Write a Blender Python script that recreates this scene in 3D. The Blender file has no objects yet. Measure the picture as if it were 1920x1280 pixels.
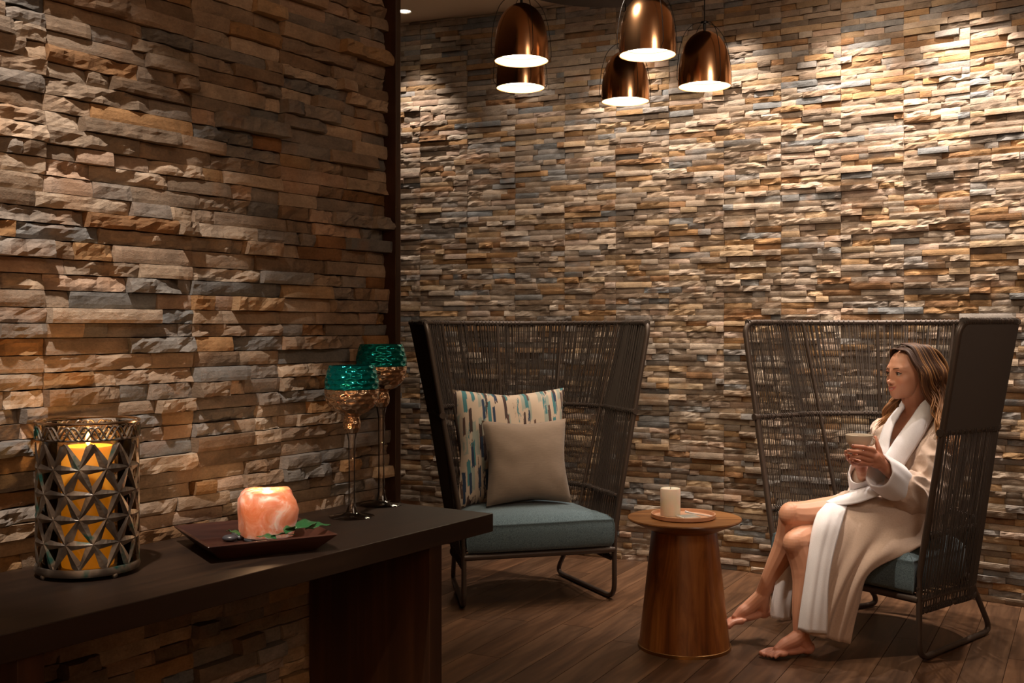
import bpy, bmesh, math, random
from mathutils import Vector, Matrix, noise
import numpy as np
R = math.radians
SC = bpy.context.scene
COL = SC.collection
F, HZ, EYE = 2080.0, 615.0, 1.25      # focal length in pixels, horizon row, eye height

# ---------------------------------------------------------------- camera, world, exposure
cam = bpy.data.objects.new('camera', bpy.data.cameras.new('camera')); COL.objects.link(cam)
cam.location = (0, 0, EYE); cam.rotation_euler = (R(90), 0, 0)
cam.data.sensor_width = 36; cam.data.lens = 36*F/1920; cam.data.shift_y = -(640-HZ)/1920
cam.data.clip_start = .05
SC.camera = cam
SC.view_settings.view_transform = 'Standard'; SC.view_settings.look = 'None'
SC.view_settings.gamma = 1; SC.view_settings.use_curve_mapping = False
SC.view_settings.exposure = -0.17
w = bpy.data.worlds.new('world'); SC.world = w; w.use_nodes = True
w.node_tree.nodes['Background'].inputs[0].default_value = (1, .72, .5, 1)
w.node_tree.nodes['Background'].inputs[1].default_value = .02
cy = SC.cycles
cy.max_bounces = 8; cy.diffuse_bounces = 3; cy.glossy_bounces = 4; cy.transmission_bounces = 8; cy.transparent_max_bounces = 12
cy.sample_clamp_indirect = 3; cy.caustics_reflective = False; cy.caustics_refractive = False
cy.use_denoising = True; cy.blur_glossy = 1.0

def at(px, py, d):                     # the place that a pixel shows at depth d
    return Vector(((px-960)/F*d, d, EYE-(py-HZ)/F*d))
def floor_at(px, py):
    return at(px, py, EYE*F/(py-HZ))
def srgb(r, g, b, a=1):
    f = lambda c: (c/255/12.92 if c <= 10.31 else ((c/255+.055)/1.055)**2.4)
    return (f(r), f(g), f(b), a)

# ---------------------------------------------------------------- lights
def spot(name, loc, target, power, size, blend=.5, radius=.03, col=(1, .80, .60)):
    l = bpy.data.lights.new(name, 'SPOT'); l.energy = power; l.spot_size = R(size); l.spot_blend = blend
    l.shadow_soft_size = radius; l.color = col
    o = bpy.data.objects.new(name, l); COL.objects.link(o); o.location = loc
    o.rotation_euler = (Vector(target)-Vector(loc)).to_track_quat('-Z', 'Y').to_euler()
    return o
def area(name, loc, target, power, size, col=(1, .75, .5)):
    l = bpy.data.lights.new(name, 'AREA'); l.shape = 'DISK'; l.energy = power; l.size = size; l.color = col
    o = bpy.data.objects.new(name, l); COL.objects.link(o); o.location = loc
    o.rotation_euler = (Vector(target)-Vector(loc)).to_track_quat('-Z', 'Y').to_euler()
    return o
CEIL = 3.045
LU = Vector((.5503, .835, 0)); LN = Vector((.835, -.5503, 0)); LE = Vector((-.335, 2.856, 0))   # stone partition: direction, normal, far end
# back wall: a gentle curve in plan; px -> floor line
def bk_K(px):
    a = px-1162
    return 431*math.exp(a*(1.9e-4+(1162-800)*8e-8)+a*a*4e-8)
def bk_pt(px):
    d = EYE*F/bk_K(px)
    return Vector(((px-960)/F*d, d, 0))
BK = [bk_pt(p) for p in range(60, 2760, 15)]
BS = [0.0]
for i in range(1, len(BK)): BS.append(BS[-1]+(BK[i]-BK[i-1]).length)
def bk(s):                             # plan point, tangent, normal towards the room
    s = min(max(s, 0), BS[-1]-1e-4)
    lo = int(np.searchsorted(BS, s, 'right'))-1; lo = min(lo, len(BK)-2)
    t = (BK[lo+1]-BK[lo]).normalized()
    return BK[lo]+t*(s-BS[lo]), t, Vector((t.y, -t.x, 0))
def bk_s(px):
    return float(np.interp(px, range(60, 2760, 15), BS))
DOWN = []                              # recessed downlights along the back wall
for px, off, pw in ((758, .27, 75), (962, .30, 20), (1165, .27, 95), (1365, .27, 120), (1565, .28, 190), (1790, .28, 230), (2050, .3, 130)):
    p, t, n = bk(bk_s(px))
    q = p*(1-off/p.y); DOWN.append((q, pw))
    w_ = (p-q).normalized()
    spot('wall_wash', (q.x, q.y, CEIL-.03), (q.x+w_.x*.12, q.y+w_.y*.12, 1.6), pw, 74, .85, .02, (1, .86, .74))
for x, y, pw in ((.2, 4.9, 60), (1.5, 4.6, 60), (2.6, 4.0, 60)):      # unseen ceiling spots added as fill for the back wall
    spot('wall_fill', (x, y, CEIL-.03), (x+.35, y+1.2, 1.1), pw*1.0, 110, .9, .05, (1, .80, .62))
pt = LE-LU*1.60+LN*.64
spot('partition_wash', (pt.x, pt.y, CEIL-.03), tuple(LE-LU*.78+LN*.05+Vector((0, 0, 1.08))), 300, 31, 1, .03, (1, .84, .70))
spot('seat_light', (-.1, 3.7, CEIL-.03), (1.45, 4.45, .7), 190, 32, .7, .04, (1, .84, .68))
spot('table_light', (.35, 4.2, CEIL-.03), (.5, 4.9, 0), 30, 80, .9, .05)
spot('front_fill_spot', (1.5, 1.3, 2.98), (1.3, 6, 1.3), 190, 62, 1, .35, (1, .83, .68))  # unseen soft spot, added to even out the back wall from the front
area('room_bounce', (2.2, .2, 2.95), (1.2, 5, .6), 18, 1.2, (1, .78, .58))  # added area fill in place of light bounced around the room
spot('console_light', (.1, .5, CEIL-.03), (-.32, 2.45, .05), 170, 13, 1, .05)
area('rear_wall_fill', (-.5, -1.2, 2.9), (-.5, -2.6, 1.3), 300, 1.2, (1, .74, .5))  # unseen area light added behind the camera to brighten the copper's reflections

# ---------------------------------------------------------------- helpers
def tag(o, label=None, cat=None, group=None, kind=None):
    for k, v in (('label', label), ('category', cat), ('group', group), ('kind', kind)):
        if v: o[k] = v
    return o
def thing(name, label, cat, loc=(0, 0, 0), rz=0, group=None):
    o = bpy.data.objects.new(name, None); o.empty_display_size = .05; COL.objects.link(o)
    o.location = loc; o.rotation_euler = (0, 0, rz)
    return tag(o, label, cat, group)
def obj(name, verts, faces, m, parent=None, smooth=False, kind=None):
    me = bpy.data.meshes.new(name); me.from_pydata([tuple(v) for v in verts], [], faces)
    me.validate()
    if m: me.materials.append(m)
    if smooth: me.shade_smooth()
    o = bpy.data.objects.new(name, me); COL.objects.link(o)
    if parent: o.parent = parent
    if kind: o['kind'] = kind
    return o
class MB:                              # collects shapes for one mesh
    def __init__(s): s.v = []; s.f = []
    def add(s, v, f):
        n = len(s.v); s.v += [tuple(x) for x in v]; s.f += [tuple(i+n for i in q) for q in f]; return s
    def box(s, a, b, M=None):
        c = [Vector((x, y, z)) for z in (a[2], b[2]) for y in (a[1], b[1]) for x in (a[0], b[0])]
        if M: c = [M @ p for p in c]
        return s.add(c, [(0, 2, 3, 1), (4, 5, 7, 6), (0, 1, 5, 4), (2, 6, 7, 3), (0, 4, 6, 2), (1, 3, 7, 5)])
    def lathe(s, prof, n=32, c=(0, 0, 0), closed=False, M=None):
        v = []; f = []; m = len(prof)
        for r, z in prof:
            for i in range(n):
                a = 2*math.pi*i/n; p = Vector((c[0]+r*math.cos(a), c[1]+r*math.sin(a), c[2]+z)); v.append(M @ p if M else p)
        for j in range(m if closed else m-1):
            k = (j+1) % m
            for i in range(n):
                f.append((j*n+i, j*n+(i+1) % n, k*n+(i+1) % n, k*n+i))
        if not closed:
            if prof[0][0] > 1e-6: f.append(tuple(range(n))[::-1])
            if prof[-1][0] > 1e-6: f.append(tuple(range((m-1)*n, m*n)))
        return s.add(v, f)
    def tube(s, pts, r, n=8, closed=False, flat=1.0, caps=True):
        pts = [Vector(p) for p in pts]; m = len(pts); v = []; f = []
        rs = r if isinstance(r, (list, tuple)) else [r]*m
        up = None
        for i, p in enumerate(pts):
            a = pts[i-1] if (i > 0 or closed) else p
            b = pts[(i+1) % m] if (i < m-1 or closed) else p
            t = (b-a).normalized()
            if up is None:
                up = Vector((0, 0, 1)) if abs(t.z) < .9 else Vector((1, 0, 0))
            x = (up-t*up.dot(t)).normalized(); up = x; y = t.cross(x)
            for k in range(n):
                a2 = 2*math.pi*k/n
                v.append(p+x*math.cos(a2)*rs[i]*flat+y*math.sin(a2)*rs[i])
        for i in range(m if closed else m-1):
            j = (i+1) % m
            for k in range(n): f.append((i*n+k, i*n+(k+1) % n, j*n+(k+1) % n, j*n+k))
        if not closed and caps: f += [tuple(range(n))[::-1], tuple(range((m-1)*n, m*n))]
        return s.add(v, f)
    def ball(s, c, r, n=12, m=8, sc=(1, 1, 1)):
        v = []; f = []
        for j in range(m+1):
            th = math.pi*j/m
            for i in range(n):
                a = 2*math.pi*i/n
                v.append((c[0]+r*sc[0]*math.sin(th)*math.cos(a), c[1]+r*sc[1]*math.sin(th)*math.sin(a), c[2]+r*sc[2]*math.cos(th)))
        for j in range(m):
            for i in range(n): f.append((j*n+i, (j+1)*n+i, (j+1)*n+(i+1) % n, j*n+(i+1) % n))
        return s.add(v, f)
    def build(s, name, m, parent=None, smooth=False, kind=None, bevel=0, merge=False):
        o = obj(name, s.v, s.f, m, parent, smooth, kind)
        bm = bmesh.new(); bm.from_mesh(o.data)
        bmesh.ops.remove_doubles(bm, verts=bm.verts, dist=1e-6)
        bmesh.ops.dissolve_degenerate(bm, edges=bm.edges, dist=1e-6)
        if bevel: bmesh.ops.bevel(bm, geom=[e for e in bm.edges if len(e.link_faces) == 2 and e.calc_face_angle(0) > .5], offset=bevel, segments=2, affect='EDGES', profile=.5)
        bmesh.ops.recalc_face_normals(bm, faces=bm.faces)
        bm.to_mesh(o.data); bm.free()
        if smooth:
            o.data.shade_smooth()
            for e in o.data.edges: pass
            try: o.data.set_sharp_from_angle(angle=R(38))
            except Exception: pass
        return o
def catmull(P, n=8, closed=False):
    P = [Vector(p) for p in P]; out = []; m = len(P)
    for i in range(m if closed else m-1):
        p1, p2 = P[i], P[(i+1) % m]
        p0 = P[i-1] if (i > 0 or closed) else p1*2-p2
        p3 = P[(i+2) % m] if (i+2 < m or closed) else p2*2-p1
        for k in range(n):
            t = k/n
            out.append(.5*((2*p1)+(p2-p0)*t+(2*p0-5*p1+4*p2-p3)*t*t+(3*p1-p0-3*p2+p3)*t**3))
    if not closed: out.append(P[-1])
    return out
def rounded(P, r, n=6):                # polyline with rounded corners
    P = [Vector(p) for p in P]; out = [P[0]]
    for i in range(1, len(P)-1):
        a = (P[i-1]-P[i]); b = (P[i+1]-P[i]); k = min(r, a.length*.45, b.length*.45)
        A = P[i]+a.normalized()*k; B = P[i]+b.normalized()*k
        for j in range(n+1):
            t = j/n; out.append(A*(1-t)**2+P[i]*2*t*(1-t)+B*t*t)
    return out+[P[-1]]

# ---------------------------------------------------------------- materials
def mat(name, col=(.5, .5, .5, 1), rough=.5, metal=0, **kw):
    m = bpy.data.materials.new(name); m.use_nodes = True
    b = m.node_tree.nodes['Principled BSDF']
    b.inputs['Base Color'].default_value = col if len(col) == 4 else (*col, 1)
    b.inputs['Roughness'].default_value = rough; b.inputs['Metallic'].default_value = metal
    for k, v in kw.items(): b.inputs[k.replace('_', ' ')].default_value = v
    m.diffuse_color = b.inputs['Base Color'].default_value
    return m
def N(m, t, **kw):
    n = m.node_tree.nodes.new(t)
    for k, v in kw.items():
        if k.startswith('i_'): n.inputs[k[2:].replace('_', ' ')].default_value = v
        else: setattr(n, k, v)
    return n
def L(m, a, ai, b, bi): m.node_tree.links.new(a.outputs[ai], b.inputs[bi])
def ramp(m, stops):
    n = N(m, 'ShaderNodeValToRGB'); e = n.color_ramp.elements
    while len(e) < len(stops): e.new(.5)
    for x, (p, c) in zip(e, stops): x.position = p; x.color = c
    return n
def coords(m, scale=(1, 1, 1), rot=(0, 0, 0), kind='Object'):
    tc = N(m, 'ShaderNodeTexCoord'); mp = N(m, 'ShaderNodeMapping')
    mp.inputs['Scale'].default_value = scale; mp.inputs['Rotation'].default_value = rot
    L(m, tc, kind, mp, 'Vector'); return mp
def bump(m, src, out, strength=.3, dist=.002):
    b = N(m, 'ShaderNodeBump', i_Strength=strength, i_Distance=dist); L(m, src, out, b, 'Height')
    L(m, b, 'Normal', m.node_tree.nodes['Principled BSDF'], 'Normal'); return b
def wood(name, dark, mid, light, scale=(60, 60, 3), rough=.45, rot=(0, 0, 0), rnd=.0, bumpy=.12, kind='Object'):
    m = mat(name, mid, rough); B = m.node_tree.nodes['Principled BSDF']
    mp = coords(m, scale, rot, kind)
    n1 = N(m, 'ShaderNodeTexNoise', i_Scale=1.0, i_Detail=6, i_Roughness=.62, i_Distortion=.6); L(m, mp, 'Vector', n1, 'Vector')
    rp = ramp(m, [(.28, dark), (.5, mid), (.74, light)]); L(m, n1, 'Fac', rp, 'Fac')
    last, lo = rp, 'Color'
    if rnd:
        at_ = N(m, 'ShaderNodeAttribute', attribute_name='tone'); hs = N(m, 'ShaderNodeMixRGB', blend_type='MULTIPLY'); hs.inputs[0].default_value = 1
        L(m, rp, 'Color', hs, 1); L(m, at_, 'Color', hs, 2); last, lo = hs, 'Color'
    L(m, last, lo, B, 'Base Color')
    bump(m, n1, 'Fac', bumpy, .001)
    return m
def fabric(name, a, b, scale=400, rough=.95, bs=.35, mix=.5, stretch=(1, 1, 1)):
    m = mat(name, a, rough); B = m.node_tree.nodes['Principled BSDF']
    B.inputs['Sheen Weight'].default_value = .15
    mp = coords(m, stretch)
    n = N(m, 'ShaderNodeTexNoise', i_Scale=scale, i_Detail=3, i_Roughness=.7); L(m, mp, 'Vector', n, 'Vector')
    rp = ramp(m, [(.5-mix*.3, a), (.5+mix*.3, b)]); L(m, n, 'Fac', rp, 'Fac'); L(m, rp, 'Color', B, 'Base Color')
    bump(m, n, 'Fac', bs, .001); return m
def thin_glass(name, tint=(1, 1, 1, 1), base=.05):
    m = mat(name, tint, .02); nt = m.node_tree; out = [n for n in nt.nodes if n.type == 'OUTPUT_MATERIAL'][0]
    nt.nodes.remove(nt.nodes['Principled BSDF'])
    t = N(m, 'ShaderNodeBsdfTransparent'); t.inputs[0].default_value = tint; g = N(m, 'ShaderNodeBsdfGlossy'); g.inputs['Roughness'].default_value = .03
    lw = N(m, 'ShaderNodeFresnel', i_IOR=1.5); ad = N(m, 'ShaderNodeMath', operation='ADD'); ad.inputs[1].default_value = base; L(m, lw, 0, ad, 0)
    mx = N(m, 'ShaderNodeMixShader'); L(m, ad, 0, mx, 0); L(m, t, 0, mx, 1); L(m, g, 0, mx, 2); L(m, mx, 0, out, 0); return m
def glow(name, col, strength):
    m = mat(name, (0, 0, 0, 1), 1)
    B = m.node_tree.nodes['Principled BSDF']; B.inputs['Emission Color'].default_value = col; B.inputs['Emission Strength'].default_value = strength
    return m
# ---------------------------------------------------------------- stone material and stones
DEP = 1.0; RS = 1.0
STONE = mat('split_stone', (.4, .3, .2, 1), .88)
def _stone():
    m = STONE; B = m.node_tree.nodes['Principled BSDF']; B.inputs['Specular IOR Level'].default_value = .25
    a = N(m, 'ShaderNodeAttribute', attribute_name='stone')
    g = N(m, 'ShaderNodeNewGeometry')
    mp = N(m, 'ShaderNodeMapping'); mp.inputs['Scale'].default_value = (1, 1, 1.6); L(m, g, 'Position', mp, 'Vector')
    n1 = N(m, 'ShaderNodeTexNoise', i_Scale=16, i_Detail=4, i_Roughness=.6); L(m, mp, 'Vector', n1, 'Vector')
    n2 = N(m, 'ShaderNodeTexNoise', i_Scale=140, i_Detail=5, i_Roughness=.7); L(m, mp, 'Vector', n2, 'Vector')
    r1 = ramp(m, [(.3, (.62, .6, .58, 1)), (.7, (1.15, 1.12, 1.08, 1))]); L(m, n1, 'Fac', r1, 'Fac')
    x1 = N(m, 'ShaderNodeMixRGB', blend_type='MULTIPLY'); x1.inputs[0].default_value = .8; L(m, a, 'Color', x1, 1); L(m, r1, 'Color', x1, 2)
    r2 = ramp(m, [(.35, (.75, .75, .75, 1)), (.65, (1.12, 1.1, 1.08, 1))]); L(m, n2, 'Fac', r2, 'Fac')
    x2 = N(m, 'ShaderNodeMixRGB', blend_type='MULTIPLY'); x2.inputs[0].default_value = .7; L(m, x1, 'Color', x2, 1); L(m, r2, 'Color', x2, 2)
    n3 = N(m, 'ShaderNodeTexNoise', i_Scale=9, i_Detail=2); L(m, g, 'Position', n3, 'Vector')
    r3 = ramp(m, [(.56, (0, 0, 0, 1)), (.72, (.3, .3, .3, 1))]); L(m, n3, 'Fac', r3, 'Fac')
    x3 = N(m, 'ShaderNodeMixRGB'); x3.inputs[2].default_value = srgb(156, 110, 64); L(m, r3, 'Color', x3, 0); L(m, x2, 'Color', x3, 1)
    L(m, x3, 'Color', B, 'Base Color')
    v = N(m, 'ShaderNodeTexVoronoi', feature='DISTANCE_TO_EDGE', i_Scale=38); 
    mp2 = N(m, 'ShaderNodeMapping'); mp2.inputs['Scale'].default_value = (1, 1, 1.5); mp2.inputs['Rotation'].default_value = (.5, .7, .3); L(m, g, 'Position', mp2, 'Vector'); L(m, mp2, 'Vector', v, 'Vector')
    ad = N(m, 'ShaderNodeMath', operation='MULTIPLY_ADD'); ad.inputs[1].default_value = .5; L(m, n2, 'Fac', ad, 0); L(m, n1, 'Fac', ad, 2)
    bump(m, ad, 0, .55, .006)
_stone()
PAL = [(168, 151, 132), (184, 169, 152), (160, 128, 92), (140, 108, 78), (142, 136, 130), (126, 127, 127), (130, 114, 98), (176, 155, 138), (156, 141, 125), (170, 147, 118), (148, 133, 118)]
WT = [14, 10, 6, 5, 16, 11, 12, 9, 14, 6, 13]
PAL = [srgb(*c)[:3] for c in PAL]
def stone_shape(rg, Ln, H, dep, nx, nz, rough):
    """box with a hewn front; local x along the wall, y out of it, z up"""
    g = .0006; v = []; f = []; off = Vector((rg.uniform(0, 99), rg.uniform(0, 99), rg.uniform(0, 99)))
    tx, tz = rg.uniform(-.004, .004), rg.uniform(-.003, .003)
    cut = rg.random() < .35; cx = rg.choice((0, 1)); cs = rg.uniform(.1, .4)
    for j in range(nz+1):
        for i in range(nx+1):
            u, w_ = i/nx, j/nz
            x = g+(Ln-2*g)*u; z = g+(H-2*g)*w_
            y = dep+tx*(u-.5)*2+tz*(w_-.5)*2
            if rough > 0:
                p = Vector((x*26, z*46, 0))+off
                n_ = noise.noise(p)+.5*abs(noise.noise(p*2.3))
                c_ = noise.cell(Vector((x*22+z*14+off.x, z*30, off.z)))
                y += rough*(n_*.010+c_*.004)
                if cut:
                    q = (u if cx else 1-u)
                    if q > 1-cs: y -= rough*(q-1+cs)/cs*.012*(.3+w_)
            e = min(u, 1-u)*Ln; e2 = min(w_, 1-w_)*H
            if e < 1e-6: y -= .0022
            if e2 < 1e-6: y -= .0016
            # edges wander a little
            if 0 < i < nx and (j == 0 or j == nz) and rough > 0: z += (1 if j == 0 else -1)*abs(noise.noise(Vector((x*40, j, 0))+off))*.003*rough
            v.append((x, max(y, .004), z))
    W = nx+1
    for j in range(nz):
        for i in range(nx): f.append((j*W+i, j*W+i+1, (j+1)*W+i+1, (j+1)*W+i))
    n0 = len(v)
    ring = [i for i in range(W)]+[j*W+nx for j in range(1, nz+1)]+[nz*W+i for i in range(nx-1, -1, -1)]+[j*W for j in range(nz-1, 0, -1)]
    for k in ring: v.append((v[k][0], -.012, v[k][2]))
    m = len(ring)
    for k in range(m): f.append((ring[(k+1) % m], ring[k], n0+k, n0+(k+1) % m))
    return v, f
def lay(rg, s0, s1, seams, z1=CEIL, z0=0.0):
    """courses of a split-stone cladding: list of (s, z, length, height, depth, rough, colour)"""
    out = []; b = 0; z = z0
    while z < z1-.01:
        hs = [rg.uniform(.027, .033) for _ in range(5)]; k = .15/sum(hs)
        for h in hs:
            h *= k
            if z+h > z1: h = z1-z
            if h < .008: break
            s = s0
            while s < s1-.005:
                Ln = rg.choice((rg.uniform(.05, .1), rg.uniform(.09, .18), rg.uniform(.14, .26), rg.uniform(.10, .22)))
                nxt = [q for q in seams if q > s+.004]
                real = [q for q in nxt if (round(q*1000)//7+b) % 5 != 0]
                e = s+Ln
                if real and (e > real[0] or real[0]-e < .035): e = real[0]
                if s1-e < .035: e = s1
                r_ = rg.random()
                dep = .012+DEP*(rg.uniform(0, .006) if r_ < .58 else rg.uniform(.006, .018) if r_ < .87 else rg.uniform(.018, .034))
                rough = RS*rg.choice((.12, .25, .5, .9, 1.2))
                c = rg.choices(PAL, WT)[0]; j = rg.uniform(.84, 1.1); t = rg.uniform(-.04, .04)
                out.append((s, z, e-s, h, dep, rough, (c[0]*j*(1+t), c[1]*j, c[2]*j*(1-t))))
                s = e
            z += h
        b += 1
    return out
def colour(me, cols, name='stone'):
    a = me.color_attributes.new(name, 'FLOAT_COLOR', 'POINT')
    a.data.foreach_set('color', np.asarray(cols, dtype=np.float32).ravel())
def clad(host, stones, frame, seg, seen, label):
    """frame(s) -> plan point, tangent, normal; seen(stone) -> projected size or 0"""
    rank = sorted(range(len(stones)), key=lambda i: -seen(stones[i]))
    single = set(i for i in rank[:300] if seen(stones[i]) > 0)
    mb = MB(); cols = []
    rg = random.Random(5)
    for i, (s, z, Ln, H, dep, rough, c) in enumerate(stones):
        vis = seen(stones[i]) > 0
        k = seg if vis else seg*3
        nx = max(2, min(14, int(Ln/k+.5))); nz = (4 if seg < .016 else 3) if vis else 1
        v, f = stone_shape(rg, Ln, H, dep, nx, nz, rough)
        p, t, n = frame(s+Ln/2)
        wv = [p+t*(x-Ln/2)+n*y+Vector((0, 0, z+zz)) for x, y, zz in v]
        if i in single:
            c0 = p+Vector((0, 0, z))
            o = obj('stone', [q-c0 for q in wv], f, STONE, host); o.location = c0
            colour(o.data, [(*c, 1)]*len(v))
        else:
            mb.add(wv, f); cols += [(*c, 1)]*len(v)
    o = obj('stone', mb.v, mb.f, STONE, host, kind='stuff'); o['label'] = label
    colour(o.data, cols)
def px_of(p): return 960+F*p.x/p.y, HZ-F*(p.z-EYE)/p.y

# ---------------------------------------------------------------- room shell
PAINT = mat('taupe_paint', srgb(150, 128, 108), .9)
CEILM = mat('ceiling_paint', srgb(205, 190, 172), .95)
MORTAR = mat('mortar', srgb(58, 44, 34), .95)
DARKWOOD = wood('dark_wood', srgb(34, 20, 13), srgb(52, 32, 20), srgb(78, 50, 32), (14, 14, 1.2), .38)
FLOORW = wood('floor_wood', srgb(62, 42, 29), srgb(90, 63, 44), srgb(116, 84, 60), (26, 2.2, 26), .34, rnd=1, bumpy=.25)

# back wall (curved), its backing, and stones
mb = MB()
bp = [bk(s)[0] for s in np.linspace(0, BS[-1], 60)]; bn = [bk(s)[2] for s in np.linspace(0, BS[-1], 60)]
v = []
for p, n in zip(bp, bn):
    for z in (0, CEIL): v += [tuple(p+Vector((0, 0, z))), tuple(p-n*.12+Vector((0, 0, z)))]
f = []
for i in range(59):
    a = i*4; f += [(a, a+4, a+6, a+2), (a+1, a+3, a+7, a+5), (a+2, a+6, a+7, a+3), (a, a+1, a+5, a+4)]
f += [(0, 2, 3, 1), (236, 237, 239, 238)]
wb = obj('wall_back', v, f, MORTAR, kind='structure')
tag(wb, 'long gently curved wall of stacked split stone behind the two chairs')
rg = random.Random(11)
s0 = bk_s(1256); seams = sorted([s0+.3*k for k in range(-30, 30) if 0 < s0+.3*k < BS[-1]])
DEP = .6
RS = .65; WT = [14, 10, 9, 7, 9, 6, 12, 9, 14, 9, 12]
st = lay(rg, bk_s(250), bk_s(2600), seams)
def seen_b(q):
    p, t, n = bk(q[0]+q[2]/2); X, Y = px_of(p+Vector((0, 0, q[1]+q[3]/2)))
    if X < 722 or X > 1935 or Y < -10 or Y > 1140: return 0
    hid = (780 < X < 1210 and Y > 610) or (1410 < X < 1900 and Y > 615)
    return q[2]*q[3]*(.4 if hid else 1)/(p.y**2)
clad(wb, st, bk, .021, seen_b, 'many smaller split stones of the curved back wall')

# partition on the left
PL = 2.75
wl = MB()
Ml = Matrix.Translation(LE) @ Matrix(((LU.x, LN.x, 0, 0), (LU.y, LN.y, 0, 0), (0, 0, 1, 0), (0, 0, 0, 1)))
wl.box((-6.6, -.14, 0), (0, 0, CEIL), Ml)
wlo = wl.build('wall_left', MORTAR, kind='structure'); tag(wlo, 'dim left wall of stacked split stone behind the console')
def lf(s): return LE+LU*s, LU, LN
def s_of_px(px):                       # place along the partition seen at a pixel column
    k = (px-960)/F
    return (k*LE.y-LE.x)/(LU.x-k*LU.y)
sl = [s_of_px(x) for x in (75, 352, 517)]
seams = sorted(sl+[sl[0]-.3*k for k in range(1, 9)])
DEP = 1.0
RS = 1.0; WT = [14, 11, 5, 4, 18, 13, 12, 9, 14, 4, 13]
st = lay(random.Random(23), -PL, -.002, seams)
def seen_l(q):
    p = LE+LU*(q[0]+q[2]/2)
    if p.y < .3: return 0
    X, Y = px_of(p+Vector((0, 0, q[1]+q[3]/2)))
    if X < -60 or Y < -25 or Y > 1300: return 0
    return q[2]*q[3]/(p.y**2)
clad(wlo, st, lf, .0125, seen_l, 'remaining split stones of the left wall')
tr = MB().box((-.004, -.15, 0), (.016, .05, CEIL), Ml).build('trim_1', DARKWOOD, kind='structure', bevel=.002)
tag(tr, 'dark wood post capping the end of the left stone wall')

# ceiling, plain walls out of view
cl = MB().box((-4.4, -2.7, CEIL), (3.4, 7.9, CEIL+.1)).build('ceiling', CEILM, kind='structure')
pe = bk(bk_s(2600))[0]
MB().box((3.3, -2.7, 0), (3.4, pe.y+.4, CEIL)).build('wall_right', PAINT, kind='structure')
MB().box((-4.4, -2.7, 0), (3.4, -2.6, CEIL)).build('wall_front', PAINT, kind='structure')
MB().box((-4.4, -2.6, 0), (-4.3, 7.8, CEIL)).build('wall_side', PAINT, kind='structure')

# floor planks
fl = MB().box((-4.4, -2.7, -.06), (3.4, 7.9, -.006)).build('floor', mat('floor_gap', srgb(80, 57, 40), .9), kind='structure')
tag(fl, 'brown wood plank floor laid on a diagonal')
FU = Vector((.464, .886, 0)); FV = Vector((.886, -.464, 0)); PWd = .142
rg = random.Random(3); mbf = MB(); colf = []; npl = 0
def in_room(p):
    if not (-4.2 < p.x < 3.3 and -2.6 < p.y < 7.2): return False
    if p.x > -3 and p.x < 3.1:
        pass
    return True
for i in range(-45, 46):
    s = -8+rg.uniform(0, 1.3)
    while s < 11:
        Ln = rg.uniform(.9, 1.35); c = FU*(s+Ln/2)+FV*(i+.5)*PWd; e = s+Ln; t = rg.uniform(.72, 1.18); wr = rg.uniform(-.05, .05)
        if in_room(c):
            v = []
            for a, b, z in ((0, 0, 0), (1, 0, 0), (1, 1, 0), (0, 1, 0)):
                for inset, zz in ((0, -.004), (.0007, 0)):
                    x = -Ln/2+.0006+inset+(Ln-.0012-2*inset)*a; y = .0005+inset-PWd/2+(PWd-.001-2*inset)*b
                    v.append((y, x, zz))
            f = [(1, 3, 5, 7)]+[(2*k, 2*((k+1) % 4), 2*((k+1) % 4)+1, 2*k+1) for k in range(4)]
            M = Matrix.Translation(c) @ Matrix(((FV.x, FU.x, 0, 0), (FV.y, FU.y, 0, 0), (0, 0, 1, 0), (0, 0, 0, 1)))
            X, Y = px_of(c) if c.y > .5 else (0, 9e9)
            near = c.y > 3.0 and -150 < X < 2150 and Y < 1600 and c.y < 6.9
            if near and npl < 295:
                o = obj('plank', v, f, FLOORW, fl); o.matrix_world = M; npl += 1
                tt = t; colour(o.data, [(t*(1+wr), t, t*(1-wr), 1)]*len(v), 'tone')
            else:
                mbf.add([M @ Vector(q) for q in v], f); colf += [(t*(1+wr), t, t*(1-wr), 1)]*len(v)
        s = e
o = obj('plank', mbf.v, mbf.f, wood('floor_wood_far', srgb(62, 42, 29), srgb(90, 63, 44), srgb(116, 84, 60), (26, 2.2, 26), .34, rot=(0, 0, math.atan2(FU.x, FU.y)), rnd=1), fl, kind='stuff'); colour(o.data, colf, 'tone')
o['label'] = 'the other floor planks, mostly out of sight'

# recessed downlights; those past the frame are joined
RIM = mat('white_rim', srgb(215, 205, 190), .5); LAMP = glow('lamp_face', (1, .86, .68, 1), 14)
for i, (q, pw) in enumerate(DOWN[:2]):
    lab = ['round recessed ceiling light fully visible beside the wall post', 'recessed ceiling light cut by the photo edge, above the leftmost copper pendants']
    t = thing('ceiling_light', lab[i], 'light', (q.x, q.y, CEIL), 0, 'recessed lights along the back wall')
    MB().lathe([(.034, 0), (.046, 0), (.046, -.004), (.041, -.006), (.034, -.002)], 32, closed=True).build('trim_ring', RIM, t, True)
    MB().lathe([(0.001, -.0015), (.034, -.0015), (.034, -.0005), (.001, -.0005)], 28).build('lens', LAMP, t, True)

mo = MB(); ml = MB()
for q, pw in DOWN[2:]:
    mo.lathe([(.034, 0), (.046, 0), (.046, -.004), (.041, -.006), (.034, -.002)], 32, c=(q.x, q.y, CEIL), closed=True)
o = mo.build('trim_2', RIM, None, True, kind='structure')
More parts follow.
